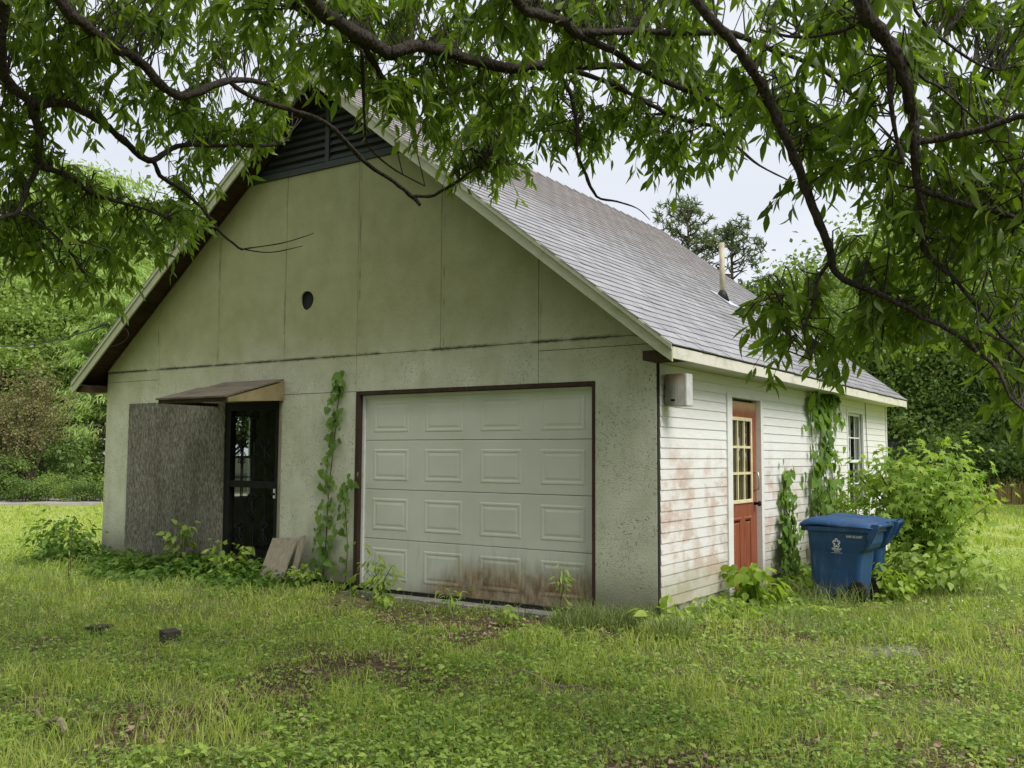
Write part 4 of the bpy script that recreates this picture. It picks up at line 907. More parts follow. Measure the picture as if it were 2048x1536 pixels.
def smooth_path(P, Rr, k=4, wob=.0022):
    P = np.array(P); Rr = np.array(Rr); n = len(P); out, ro = [], []
    for i in range(n-1):
        p0, p1, p2, p3 = P[max(i-1, 0)], P[i], P[i+1], P[min(i+2, n-1)]
        for s in range(k):
            t = s/k; out.append(.5*((2*p1)+(-p0+p2)*t+(2*p0-5*p1+4*p2-p3)*t*t+(-p0+3*p1-3*p2+p3)*t**3)+rng.normal(0, wob, 3)*(Rr[i] > .01)); ro.append((Rr[i]*(1-t)+Rr[i+1]*t)*(1+rng.normal(0, .09)))
    out.append(P[-1]); ro.append(Rr[-1]); return out, ro
for pts, par in LIMBS:
    P = [at(a, b, t) for a, b, t, w in pts]; W = [w/FPX*t*.84 for a, b, t, w in pts]
    if par:
        s0 = P[0]; d = s0-P[1]; pre = []
        mid_ = s0*.45+FORK*.55+np.array([0, 0, 1.15]); near_ = s0+unit(d)*.5+np.array([0, 0, .28])
        P = [FORK+np.array([0, 0, rng.uniform(-.3, .8)]), mid_, near_]+P; W = [W[0]*2.0+.02, W[0]*1.5+.01, W[0]*1.1]+W
    pp, rr = smooth_path(P, W)
    m = MB().tube([p-TO for p in pp], rr, 9); m.build('limb', 'bark', tree, smooth=True); SKEL += [(p, r) for p, r in zip(pp, rr)]
# more limbs of the crown beyond the frame
for k in range(16):
    a = R(-150+k*22.5+rng.uniform(-6, 6)); L_ = rng.uniform(5.0, 7.5); e = FORK+np.array([math.cos(a)*L_, math.sin(a)*L_, rng.uniform(.2, 2.6)])
    u, v, w = proj(e)
    P = [FORK+np.array([0, 0, .6+.12*k]), FORK+(e-FORK)*.4+np.array([0, 0, 2.4]), FORK+(e-FORK)*.75+np.array([0, 0, 2.0]), e]
    if any((lambda q: q[2] > .2 and -60 < q[0] < 2110 and q[1] > -60)(proj(np.array(x))) for x in (P[1], P[2], P[3])): P[1:] = [x+np.array([0, 0, 2.6]) for x in P[1:]]
    pp, rr = smooth_path(P, [.10, .075, .05, .012]); MB().tube([p-TO for p in pp], rr, 7).build('limb', 'bark', tree, smooth=True); SKEL += list(zip(pp, rr))
SP = np.array([p for p, r in SKEL]); SU, SV, SW = proj(SP)
def inpoly(poly, x, y):
    c = np.zeros(len(x), bool); j = len(poly)-1
    for i in range(len(poly)):
        xi, yi = poly[i]; xj, yj = poly[j]
        c ^= ((yi > y) != (yj > y)) & (x < (xj-xi)*(y-yi)/(yj-yi+1e-9)+xi); j = i
    return c
REG = [  # leafy regions of the crown in view, number of sprays, sizes
    ([(-60, -60), (640, -60), (640, 110), (585, 190), (560, 250), (470, 300), (430, 330), (330, 290), (250, 230), (180, 250), (90, 235), (-60, 230)], 250),
    ([(-60, 240), (70, 250), (150, 340), (270, 395), (330, 370), (395, 430), (350, 480), (300, 490), (215, 545), (205, 598), (150, 590), (80, 520), (-60, 490)], 130),
    ([(300, 320), (420, 330), (400, 420), (330, 420)], 16),
    ([(600, -60), (1400, -60), (1400, 250), (1360, 320), (1290, 300), (1250, 260), (1200, 275), (1100, 270), (1040, 290), (960, 320), (860, 290), (800, 230), (740, 190), (640, 110)], 330),
    ([(540, 110), (700, 140), (800, 210), (950, 290), (1040, 290), (1040, 180), (640, 60)], 52),
    ([(330, 190), (560, 170), (540, 285), (400, 295)], 42),
    ([(880, 250), (1060, 260), (1040, 330), (1010, 375), (960, 345), (890, 330)], 34),
    ([(1280, 230), (1370, 260), (1370, 325), (1320, 325)], 14),
    ([(1380, -60), (2110, -60), (2110, 330), (1900, 300), (1790, 320), (1700, 310), (1640, 300), (1560, 240), (1500, 290), (1420, 300), (1380, 240)], 265),
    ([(1640, 300), (1800, 310), (1790, 370), (1700, 350)], 16),
    ([(1560, 300), (1680, 330), (1640, 400), (1520, 410)], 5),
    ([(1840, 300), (2110, 300), (2110, 470), (1980, 480), (1870, 440)], 60),
    ([(1690, 480), (1800, 470), (2110, 520), (2110, 820), (2020, 800), (1960, 700), (1900, 650), (1800, 660), (1700, 620)], 92),
    ([(1780, 380), (1860, 420), (1850, 520), (1790, 510)], 14),
    ([(1510, 560), (1640, 560), (1700, 600), (1720, 680), (1640, 710), (1560, 700), (1520, 630)], 36),
    ([(1690, 610), (1800, 620), (1790, 690), (1700, 690)], 12),
    ([(1990, 740), (2060, 760), (2070, 840), (2010, 815)], 9),
    ([(1140, 240), (1200, 240), (1190, 290), (1140, 290)], 5),
]
sprays = []
for ri, (poly, n) in enumerate(REG):
    n = max(4, int(n*(1.2 if ri in (0, 1, 3, 4, 5, 6) else .86)))
    xs, ys = np.array(poly).T; got = 0
    while got < n:
        x = rng.uniform(xs.min(), xs.max(), 400); y = rng.uniform(ys.min(), ys.max(), 400); ok = inpoly(poly, x, y)
        # uneven: clumps and gaps
        ok &= (np.sin(x*.021+1.3)*np.sin(y*.027+x*.006)+rng.normal(0, .55, 400)) > -.45
        for a, b in zip(x[ok], y[ok]):
            if got >= n: break
            dd = (SU-a)**2+(SV-b)**2+((SW < .5)*1e9); i = np.argsort(dd)[:6]; i = rng.choice(i)
            t = float(np.clip(SW[i]+abs(rng.normal(.25, .5)), 3.5, 7.4)); sprays.append((at(a, b, t), SP[i])); got += 1
n_in = len(sprays)
# sprays beyond the frame: the same crown overhead and behind, unseen, its density shaped for the light
while len(sprays) < n_in+600:
    p = np.array([rng.uniform(-8, 8.5), rng.uniform(-15, -1.6), rng.uniform(3.6, 10.5)])
    e = ((p[0]+.3)/8)**2+((p[1]+8)/6.6)**2+((p[2]-5.6)/4.4)**2
    if e > 1: continue
    u, v, w = proj(p)
    if w > .1 and -130 < u < 2180 and v > -150: continue
    if np.linalg.norm(p-C) < 2.4 or (p[0] > 2.2 and rng.random() < .7): continue
    d2 = ((SP-p)**2).sum(1); i = int(np.argmin(d2)); sprays.append((p, SP[i]))
LP, LY, LU, LS = [], [], [], []; tw = MB()
for k, (p, q) in enumerate(sprays):
    d = p-q; L_ = np.linalg.norm(d); out = d/(L_+1e-6)
    h = np.array([out[0], out[1], 0]); h = h/(np.linalg.norm(h)+.15)
    inview = k < n_in
    dirn = unit(h*rng.uniform(.5, 1.1)+rng.normal(0, .45, 3)+np.array([0, 0, -.25])); tl = rng.uniform(.20, .38)
    st = p-dirn*tl*.4; en = p+dirn*tl*.5+np.array([0, 0, -.07]); md = p+np.array([0, 0, .02])
    if L_ < 2.6:
        w0 = q+(st-q)*.5+np.array([0, 0, .06*L_])+rng.normal(0, .04, 3)
        tw.tube([q-TO, w0-TO, st-TO, md-TO, en-TO], [.0042, .0036, .003, .0022, .0012], 4, False)
    else: tw.tube([st-TO, md-TO, en-TO], [.004, .003, .0015], 4, False)
    nl = int(rng.integers(13, 22)) if inview else int(rng.integers(12, 18)); s = np.sort(rng.uniform(.05, 1.05, nl))
    base = np.where(s[:, None] < .5, st+(md-st)*(s[:, None]/.5), md+(en-md)*((s[:, None]-.5)/.5))
    side = unit(np.cross(dirn, [0, 0, 1.]))*np.where(np.arange(nl) % 2, 1, -1)[:, None]
    Yd = dirn*rng.uniform(.15, .6, (nl, 1))+side*rng.uniform(.25, .75, (nl, 1))+np.array([0, 0, -1])*rng.uniform(.15, 1.05, (nl, 1))+rv(nl, .2)
    LP.append(base+rv(nl, .012)); LY.append(Yd); LU.append(unit(np.array([0, 0, .6])-out*.2+rv(nl, .6))); LS.append((.052+.075*rng.beta(2.0, 1.7, nl))*(1.0 if inview else 1.7))
tag(tw.build('twig_mass', 'bark', tree), kind='stuff')
leaves(tree, 'lance', LANCE, 'oak_leaf', np.concatenate(LP)-TO, np.concatenate(LY), np.concatenate(LU), np.concatenate(LS), 300, 'leaf_canopy', org=TO)

# ------------------------------------------------------------------ background trees
def copy_thing(src, name, loc, rz, sc, label, cat, group):
    e = empty(name, loc, rz, sc); tag(e, label, cat, group)
    for ch in src:
        c = ch.copy(); COL.objects.link(c); c.parent = e
    return e
def proto(parts):
    """parts: (name, mesh, kind) -> unlinked objects to copy from"""
    out = []
    for nm, me, kd in parts:
        o = bpy.data.objects.new(nm, me)
        if kd: o['kind'] = kd
        out.append(o)
    return out
def clump_tree(seed, h, w, base, nclump, nleaf, lsize, mat, shape='round', tmpl=QUAD, flatten=.6, csize=.16, bark='far_bark'):
    """trunk with a limb to every leaf clump; crown of small leaf faces in uneven clumps"""
    r = np.random.default_rng(seed); tk = MB(); tp = [(0, 0, -.3)]+[(r.normal(0, .012*h)*s, r.normal(0, .012*h)*s, h*s*.92) for s in (.0, .15, .35, .55, .75, 1)]
    tk.tube(tp, [h*.022, h*.02, h*.017, h*.014, h*.010, h*.006, h*.002], 8)
    P, Yd, U, S = [], [], [], []
    for k in range(nclump):
        while True:
            u = r.uniform(-1, 1, 3); q = np.linalg.norm(u)
            if q < 1 and (q > .35 or r.random() < .3): break
        z = base+(h-base)*(u[2]*.5+.5)
        if shape == 'round': rad = w/2*math.sqrt(max(.05, 1-(u[2]*.92)**2))
        elif shape == 'cone': rad = w/2*(1-.85*(z-base)/(h-base))**.8+.15
        else: rad = w/2*(.55+.45*u[2])
        a = r.uniform(0, 2*math.pi); rr_ = rad*math.sqrt(r.uniform(.12, 1))*r.uniform(.8, 1.18)
        c = np.array([math.cos(a)*rr_, math.sin(a)*rr_, z]); zs_ = max(base*.6, z-rr_*(.7 if shape != 'cone' else .1)); b0 = np.array([0, 0, min(zs_, h*.9)])
        tk.tube([b0, b0+(c-b0)*.5+np.array([0, 0, .06*rr_]), c], [h*.0055, h*.0035, h*.001], 5, False)
        n = int(nleaf*r.uniform(.6, 1.4)); cs = csize*w*r.uniform(.6, 1.3)
        off = r.normal(0, 1, (n, 3))*np.array([1, 1, flatten])*cs*.55
        if shape == 'cone':                      # layered drooping boughs
            o2 = unit(np.array([c[0], c[1], 0])); off = o2*r.normal(0, cs*.8, (n, 1))+np.cross(o2, [0, 0, 1])*r.normal(0, cs*.5, (n, 1))+np.array([0, 0, 1])*r.normal(0, cs*.16, (n, 1)); off[:, 2] -= .25*np.abs(off @ o2)
            Yv = o2*.7+r.normal(0, .5, (n, 3))+np.array([0, 0, -.7])
        else: Yv = off*.8/(cs+1e-6)+r.normal(0, .6, (n, 3))+np.array([0, 0, -.35])
        P.append(c+off); Yd.append(Yv); U.append(np.array([0, 0, .8])+r.normal(0, .55, (n, 3))); S.append(lsize*r.uniform(.6, 1.35, n))
    P, Yd, U, S = map(np.concatenate, (P, Yd, U, S)); X, Y, Z = frames(Yd, U)
    sc = np.stack([S*(1 if tmpl is not NEEDLE else 1), S, S], 1); V, F = scatter(tmpl[0], tmpl[1], P, X, Y, Z, sc)
    tk.sm = True
    return proto([('trunk', tk.mesh('trunk', bark), None), ('crown', bulk('crown', V, F, mat), None)])
NEEDLE = (np.array([(-.12, 0, 0), (.12, 0, 0), (.05, 1, -.12), (-.05, 1, -.12)], float), np.array([(0, 1, 2), (0, 2, 3)]))
DIAM = (np.array([(0, 0, 0), (.36, .45, .03), (0, 1, -.12), (-.36, .45, .03)], float), np.array([(0, 1, 2), (0, 2, 3)]))
def pine(seed, h, w, base, ncl):
    r = np.random.default_rng(seed); tk = MB(); lean = r.normal(0, .02*h)
    tk.tube([(0, 0, -.3), (0, 0, 0), (lean*.3, 0, h*.35), (lean*.6, 0, h*.65), (lean, 0, h*.95)], [h*.016, h*.015, h*.012, h*.009, h*.002], 8)
    P, Yd = [], []
    for k in range(ncl):
        s = r.uniform(0, 1)**.8; z = base+(h-base)*s; rad = w/2*(1-.75*s**2)*r.uniform(.3, 1.05)*(1.0 if s > .15 else .7); a = r.uniform(0, 6.283)
        c = np.array([math.cos(a)*rad+lean*z/h, math.sin(a)*rad, z+.15*rad]); b0 = np.array([lean*z/h, 0, z-.25*rad])
        tk.tube([b0, b0*.5+c*.5-np.array([0, 0, .08*rad]), c], [h*.004, h*.0025, h*.001], 5, False)
        for j in range(r.integers(2, 5)):
            cc = c+r.normal(0, .34, 3)*np.array([1, 1, .55]); n = 14; d = unit(r.normal(0, 1, (n, 3))+np.array([0, 0, .35])); P.append(cc+d*.02); Yd.append(d)
    P, Yd = np.concatenate(P), np.concatenate(Yd); X, Y, Z = frames(Yd, r.normal(0, 1, Yd.shape)); S = r.uniform(.20, .34, len(P)); V, F = scatter(NEEDLE[0], NEEDLE[1], P, X, Y, Z, S)
    tk.sm = True; return proto([('trunk', tk.mesh('trunk', 'far_bark'), None), ('crown', bulk('crown', V, F, 'pine_needle'), None)])
K = {
 'maple': [clump_tree(11, 12, 8.5, 1.6, 90, 150, .24, 'maple_leaf', tmpl=DIAM), clump_tree(12, 12, 7.5, 2.0, 80, 150, .24, 'maple_leaf', tmpl=DIAM)],
 'mid': [clump_tree(21, 12, 8.5, 1.2, 95, 150, .23, 'mid_leaf', tmpl=DIAM), clump_tree(22, 12, 8.0, 1.5, 90, 150, .23, 'mid_leaf', tmpl=DIAM)],
 'dark': [clump_tree(31, 12, 8.0, 1.0, 100, 150, .22, 'dark_leaf', tmpl=DIAM), clump_tree(32, 12, 7.5, 1.2, 95, 150, .22, 'dark_leaf', tmpl=DIAM)],
 'cypress': [clump_tree(41, 12, 7.5, .5, 190, 110, .26, 'cypress_leaf', 'cone', NEEDLE, csize=.10), clump_tree(42, 12, 7.0, .5, 180, 110, .26, 'cypress_leaf', 'cone', NEEDLE, csize=.10)],
 'pine': [pine(51, 14, 5.8, 7.4, 90), pine(52, 14, 5.0, 7.6, 66)],
 'darkpine': [pine(53, 14, 6.0, 4.5, 150)],
 'bush': [clump_tree(61, 2.6, 3.0, .15, 34, 110, .13, 'mid_leaf', tmpl=DIAM, csize=.17), clump_tree(62, 2.4, 3.0, .1, 34, 110, .13, 'dark_leaf', tmpl=DIAM, csize=.17), clump_tree(63, 2.4, 2.8, .1, 30, 110, .13, 'maple_leaf', tmpl=DIAM, csize=.17)],
}
def gpt(px, t):
    """ground point seen in the column px at depth t along the view axis"""
    d = ray(px, 911); p = C+d*t; return (p[0], p[1], GZ)
def plant_tree(kind, v, px, t, h, label, cat='tree', group=None, name=None, base_h=12., wf=1.0):
    s = h/base_h; x, y, z = gpt(px, t)
    return copy_thing(K[kind][v % len(K[kind])], name or {'maple': 'maple_tree', 'mid': 'broadleaf_tree', 'dark': 'broadleaf_tree', 'cypress': 'cypress_tree', 'pine': 'pine_tree', 'darkpine': 'pine_tree', 'bush': 'bush'}[kind], (x, y, z), rng.uniform(0, 6.28), (s*wf, s*wf, s), label, cat, group)
# beyond the lawn on the boarded-opening side
LAB = dict(cy='feathery light green cypress beyond the road', my='yellow green broadleaf tree among the feathery cypresses', wl='mid green tree in the woods behind the cypresses', wr='mid green tree in the woods behind the white flank wall', dr='dark leafy tree in the woods behind the white flank wall',
           lr='pale green tree at the edge of the woods behind the leafy shrub', ur='low dark bush at the edge of the woods beyond the bins', ul='low bush along the lawn edge before the road', rt='tree standing along the lot side that the flank wall faces', hr='treetop in the wood line showing over the shingle roof')
for px, t, h, v, wf, lab in [(165, 38, 14.5, 0, .9, 'tallest feathery cypress, rising past the low eave corner'), (60, 43, 14.0, 1, 1.0, 'feathery cypress standing behind the rusty twiggy shrub'), (225, 33.5, 8.5, 1, .9, 'bright feathery cypress half hidden by the boarded end of the building'),
                             (-60, 40, 14, 0, 1, 'feathery cypress at the far end of the row past the rusty shrubs'), (125, 34.5, 6.0, 0, 1.1, 'young low feathery cypress under the taller cypresses by the road')]:
    plant_tree('cypress', v, px, t, h, lab, 'tree', 'cypresses beyond the road', wf=wf)
for px, t, h, v, lab in [(20, 36, 10.5, 0, 'yellow green tree right behind the tall rusty shrub'), (-30, 33, 7, 1, 'low yellow green tree beside the smaller rusty shrub'), (95, 46, 13, 1, 'tall yellow green tree between the feathery cypresses')]: plant_tree('maple', v, px, t, h, lab, 'tree', 'yellow green trees beyond the road')
for i, (px, t, h) in enumerate([(-200, 55, 17), (-80, 58, 18), (40, 60, 18), (150, 57, 18), (260, 60, 18), (360, 56, 17), (460, 60, 17), (570, 62, 17), (-300, 50, 16), (690, 64, 17)]):
    plant_tree('mid' if i % 3 else 'dark', i, px, t, h, LAB['wl'], 'tree', 'woods behind the cypresses')
for i, (px, t, h) in enumerate([(5, 28.4, 1.5), (55, 27.8, 1.0), (100, 28.2, .9), (150, 28.0, .75), (190, 28.3, .8), (230, 28.2, .9), (-60, 28, 1.6), (85, 30.6, 2.6), (-10, 31, 2.6), (140, 36.2, 1.7), (185, 36.4, 1.9)]):
    plant_tree('bush', i, px, t, h, LAB['ul'] if t < 32 else 'low bush on the verge across the road under the cypresses', 'bush', 'bushes along the lawn edge' if t < 32 else 'bushes across the road', base_h=2.5)
# bare rusty shrub
def rusty():
    r = np.random.default_rng(71); tk = MB(); P, Yd = [], []
    for k in range(34):
        a = r.uniform(0, 6.283); sp = r.uniform(.15, 1.0); e = np.array([math.cos(a)*1.9*sp, math.sin(a)*1.9*sp, r.uniform(2.6, 4.7)*(1-.25*sp)]); b = np.array([math.cos(a)*.25, math.sin(a)*.25, 0]); md = b*.4+e*.6*np.array([.55, .55, .8])
        tk.tube([b, md, e], [.035, .02, .004], 5, False)
        for j in range(9):
            s = r.uniform(.3, 1); q = md+(e-md)*s; f = q+r.normal(0, .38, 3)+np.array([0, 0, .15]); tk.tube([q, f], [.007, .002], 3, False); n = 24; s2 = r.uniform(0, 1.1, (n, 1)); P.append(q+(f-q)*s2+r.normal(0, .10, (n, 3))); Yd.append(r.normal(0, 1, (n, 3)))
    P, Yd = np.concatenate(P), np.concatenate(Yd); X, Y, Z = frames(Yd, r.normal(0, 1, Yd.shape)); V, F = scatter(DIAM[0], DIAM[1], P, X, Y, Z, r.uniform(.05, .10, len(P)))
    return proto([('stem', tk.mesh('stem', 'twig_bark'), None), ('crown', bulk('crown', V, F, 'rusty_leaf'), None)])
K['rusty'] = [rusty()]
x, y, z = gpt(38, 29.2); copy_thing(K['rusty'][0], 'twiggy_shrub', (x, y, z), .5, .98, 'tall twiggy shrub with rusty brown new leaves at the lawn edge', 'shrub', None)
x, y, z = gpt(-30, 30.5); copy_thing(K['rusty'][0], 'twiggy_shrub', (x, y, z), 2.5, .8, 'smaller rusty twiggy shrub behind the tall rusty one', 'shrub', None)
# beyond the flank side
x, y, z = gpt(1385, 52); copy_thing(K['pine'][0], 'pine_tree', (x, y, z), 1.0, 15.6/14, 'tall pine with a broad open crown above the roof', 'tree', None)
x, y, z = gpt(1468, 53); copy_thing(K['pine'][1], 'pine_tree', (x, y, z), 2.0, 14.6/14, 'pine with a narrower open crown behind the vent pipe', 'tree', None)
for i, (px, t, h, k) in enumerate([(1530, 50, 10.6, 'dark'), (1590, 52, 11.4, 'mid'), (1640, 48, 11.0, 'maple'), (1480, 56, 11.5, 'mid'), (1560, 46, 9.0, 'maple'), (1420, 56, 10, 'dark')]): plant_tree(k, i, px, t, h, LAB['hr'], 'tree', 'wood line over the roof')
for i, (px, t, h, k) in enumerate([(1715, 44, 12.6, 'maple'), (1790, 50, 13.5, 'dark'), (1870, 47, 15, 'dark'), (1960, 49, 16, 'mid'), (2050, 46, 15, 'dark'), (2130, 45, 15, 'dark'), (1670, 50, 12, 'mid'), (2000, 56, 17, 'mid'), (1900, 58, 17, 'dark'), (2220, 44, 15, 'mid'), (2320, 40, 14, 'dark')]):
    if k == 'maple': plant_tree(k, i, px, t, h, 'loose light green tree rising over the dark wood behind the window end', 'tree')
    else: plant_tree(k, i, px, t, h, LAB['wr'] if k == 'mid' else LAB['dr'], 'tree', 'woods behind the flank wall')
for i, (px, t, h, k) in enumerate([(1850, 39, 9.5, 'maple'), (1945, 40, 9.0, 'mid'), (1790, 38, 8.5, 'mid'), (2060, 38, 10, 'dark'), (2000, 43, 12, 'dark'), (1895, 36.5, 7.0, 'mid'), (1760, 41, 9.5, 'dark')]):
    plant_tree(k, i, px, t, h, {'maple': 'light yellow green tree at the woods edge above the grey shed roof', 'mid': {1: 'pale green tree at the woods edge behind the tan grass', 2: 'pale green tree showing just past the window end of the roof'}.get(i, 'short pale green tree beside the low grey shed roof'), 'dark': 'dense dark tree at the woods edge beyond the lawn'}[k], 'tree', {'maple': None, 'mid': 'pale trees at the woods edge', 'dark': 'dark trees at the woods edge'}[k])
for px, t, v in [(1900, 44, 0), (2030, 43, 0), (1830, 46, 0)]:
    x, y, z = gpt(px, t); copy_thing(K['darkpine'][0], 'pine_tree', (x, y, z), px*.1, 1.05, 'dark pine with low branches inside the woods', 'tree', 'dark pines in the woods')
for i, (px, t, h) in enumerate([(1930, 33.5, 2.9), (1990, 34.5, 3.2), (2050, 33.0, 2.8), (2110, 33, 3.0), (1960, 36, 4.2), (2040, 37, 4.5), (1890, 35.5, 3.4), (1830, 36.5, 1.9), (1790, 36, 2.2), (1915, 32.4, 1.6), (2010, 32.2, 1.5), (1965, 32.3, 1.2), (2180, 33, 3), (1860, 38.5, 3.0)]):
    plant_tree('bush', (1, 0, 1, 1, 0, 1, 0, 1, 1, 2, 0, 1, 1, 1)[i], px, t, h, LAB['ur'], 'bush', 'bushes at the edge of the woods', base_h=2.5)
# trees along the open side of the lot (they show in the panes)
for i, (x, y, h) in enumerate([(9, 24, 12), (15, 20, 12), (34, 12, 12), (37, 2, 13), (36, -9, 12), (13, 27, 13), (33, -20, 13), (6, 31, 13), (20, -27, 13), (5, -27, 14), (-8, -28, 14), (-20, -22, 13), (-27, -12, 13)]):
    copy_thing(K['mid' if i % 2 else 'maple'][i % 2], 'broadleaf_tree', (x, y, GZ), i*1.7, h/12, 'broadleaf tree at the border of the lot outside the lawn', 'tree', 'border trees of the lot')
# low shed with a dark roof inside the woods
sh = empty('garden_shed', gpt(1838, 37), R(-16)); tag(sh, 'low shed with a dark grey roof half hidden by the woods', 'shed')
MB().box(-2.2, 2.2, -1.4, 1.4, -.1, 1.55).build('wall', 'old_board', sh)
MB().prism([(-1.75, 1.38), (0, 2.55), (1.75, 1.38), (1.75, 1.46), (0, 2.63), (-1.75, 1.46)], 0, -2.5, 2.5).build('roof', 'shed_roof', sh)
# tan dead grass tufts along the woods edge
def tuft(seed, n, h, spread, mat, w=.006, lean=.5):
    r = np.random.default_rng(seed); a = r.uniform(0, 6.283, n); b = np.stack([np.cos(a), np.sin(a), 0*a], 1)*(spread*np.sqrt(r.uniform(0, 1, n)))[:, None]
    out = unit(np.stack([np.cos(a), np.sin(a), 0*a], 1)+r.normal(0, .5, (n, 3))*np.array([1, 1, 0])); H = h*r.uniform(.45, 1.1, n)[:, None]; ln = lean*r.uniform(.2, 1.2, n)[:, None]
    sd = np.cross(out, [0, 0, 1.])*w; P = []; up = np.array([0, 0, 1.])
    q = [b, b+up*H*.45+out*H*ln*.18, b+up*H*.82+out*H*ln*.55, b+up*H*(1.0-.45*ln*ln)+out*H*ln*1.15]
    V = np.stack([q[0]-sd, q[0]+sd, q[1]-sd, q[1]+sd, q[2]-sd*.7, q[2]+sd*.7, q[3]], 1).reshape(-1, 3)
    f = np.array([(0, 1, 3), (0, 3, 2), (2, 3, 5), (2, 5, 4), (4, 5, 6)]); F = (f[None]+(np.arange(n)*7)[:, None, None]).reshape(-1, 3)
    return bulk('blades', V, F, mat)
dg = [tuft(s, 75, .9, .55, 'dry_grass', .007, .6) for s in (81, 82)]
for i, (px, t, s) in enumerate([(2002, 31.2, 1.05), (2015, 31.4, .85), (1990, 31.5, .8), (2044, 31.3, 1.15), (2052, 31.6, 1.0), (1945, 31.4, .6), (1958, 31.6, .5), (2085, 31.4, 1.0)]):
    o = link('dry_grass_tuft', dg[i % 2]); o.location = gpt(px, t); o.rotation_euler = (0, 0, i); o.scale = (s*.9, s*.9, s); tag(o, 'tan dead grass tuft at the edge of the lawn before the woods', 'grass tuft', 'tan grass tufts')

# ------------------------------------------------------------------ vines, shrubs, weeds
def vine(name, label, stems, nleaf, size, normal, tmpl, key, mat, spread, nobj, group=None):
    base = np.array(stems[0][0]); e = empty(name, base); tag(e, label, 'vine', group); normal = np.array(normal, float); lat = np.cross(normal, [0, 0, 1.]); P, Yd, U, S = [], [], [], []
    tot = sum(np.linalg.norm(np.diff(np.array(s), axis=0), axis=1).sum() for s in stems)
    for st in stems:
        st = np.array(st, float); pp, rr = smooth_path(st, [.007]+[.005]*(len(st)-2)+[.002], 5, .004); MB().tube([p-base for p in pp], rr, 5).build('stem', 'twig_bark', e, smooth=True)
        pp = np.array(pp); L_ = np.linalg.norm(np.diff(pp, axis=0), axis=1).sum(); n = int(nleaf*L_/tot); i = rng.integers(0, len(pp), n); zf_ = (pp[i, 2]-pp[:, 2].min())/(np.ptp(pp[:, 2])+1e-6)
        sp = spread*(1.15-.75*zf_); c = pp[i]+lat*rng.normal(0, 1, (n, 1))*sp[:, None]+np.array([0, 0, 1])*rng.normal(0, .05, (n, 1))+normal*np.abs(rng.normal(.03, .035, (n, 1)))
        P.append(c); Yd.append(lat*rng.normal(0, .75, (n, 1))+np.array([0, 0, -1.])*rng.uniform(.4, 1.2, (n, 1))+normal*rng.uniform(.05, .5, (n, 1))); U.append(normal*1.0+np.array([0, 0, .55])+rv(n, .32)); S.append(rng.uniform(size[0], size[1], n))
    leaves(e, key, tmpl, mat, np.concatenate(P)-base, np.concatenate(Yd), np.concatenate(U), np.concatenate(S), nobj, org=base)
    return e
vine('wall_vine', 'slender leafy vine climbing the front wall beside the garage door', [[(-4.08, -.03, GZ), (-4.05, -.012, .4), (-4.02, -.012, 1.0), (-3.96, -.012, 1.5), (-3.91, -.012, 1.95), (-3.86, -.012, 2.28)]], 150, (.045, .125), (0, -1, 0), HEART, 'heart', 'vine_leaf', .10, 150)
vine('wall_vine', 'short creeper with fingered leaves against the brown garage door frame', [[(-3.72, -.05, GZ), (-3.70, -.03, .4), (-3.74, -.03, .85), (-3.72, -.03, 1.05), (-3.60, -.04, 1.15)]], 62, (.06, .11), (0, -1, 0), LANCE if False else OVATE, 'ovate', 'vine_leaf', .10, 62)
vine('wall_vine', 'tall heart leaved vine covering the white siding up to the eave', [[(.05, 4.75, .0), (.04, 4.75, .7), (.03, 4.65, 1.3), (.03, 4.55, 1.9), (.04, 4.5, 2.26)], [(.05, 4.9, .0), (.04, 5.1, .8), (.03, 5.0, 1.5), (.03, 4.9, 2.2)], [(.06, 5.3, .3), (.05, 5.5, .9), (.04, 5.35, 1.5), (.03, 5.2, 2.25)], [(.03, 4.9, 2.2), (.03, 5.3, 2.28), (.03, 5.7, 2.25), (.03, 5.75, 2.0)]], 400, (.07, .20), (1, 0, 0), HEART, 'heart', 'vine_leaf', .25, 290)
vine('wall_vine', 'young vine with a leafy skirt climbing the siding between flank door and bin', [[(.10, 3.35, GZ), (.06, 3.35, .5), (.03, 3.42, .9), (.03, 3.48, 1.30)], [(.12, 3.55, GZ), (.06, 3.6, .35), (.04, 3.55, .7)], [(.15, 3.2, GZ), (.10, 3.2, .3), (.06, 3.25, .55)]], 260, (.06, .16), (1, 0, 0), HEART, 'heart', 'vine_leaf', .22, 220)

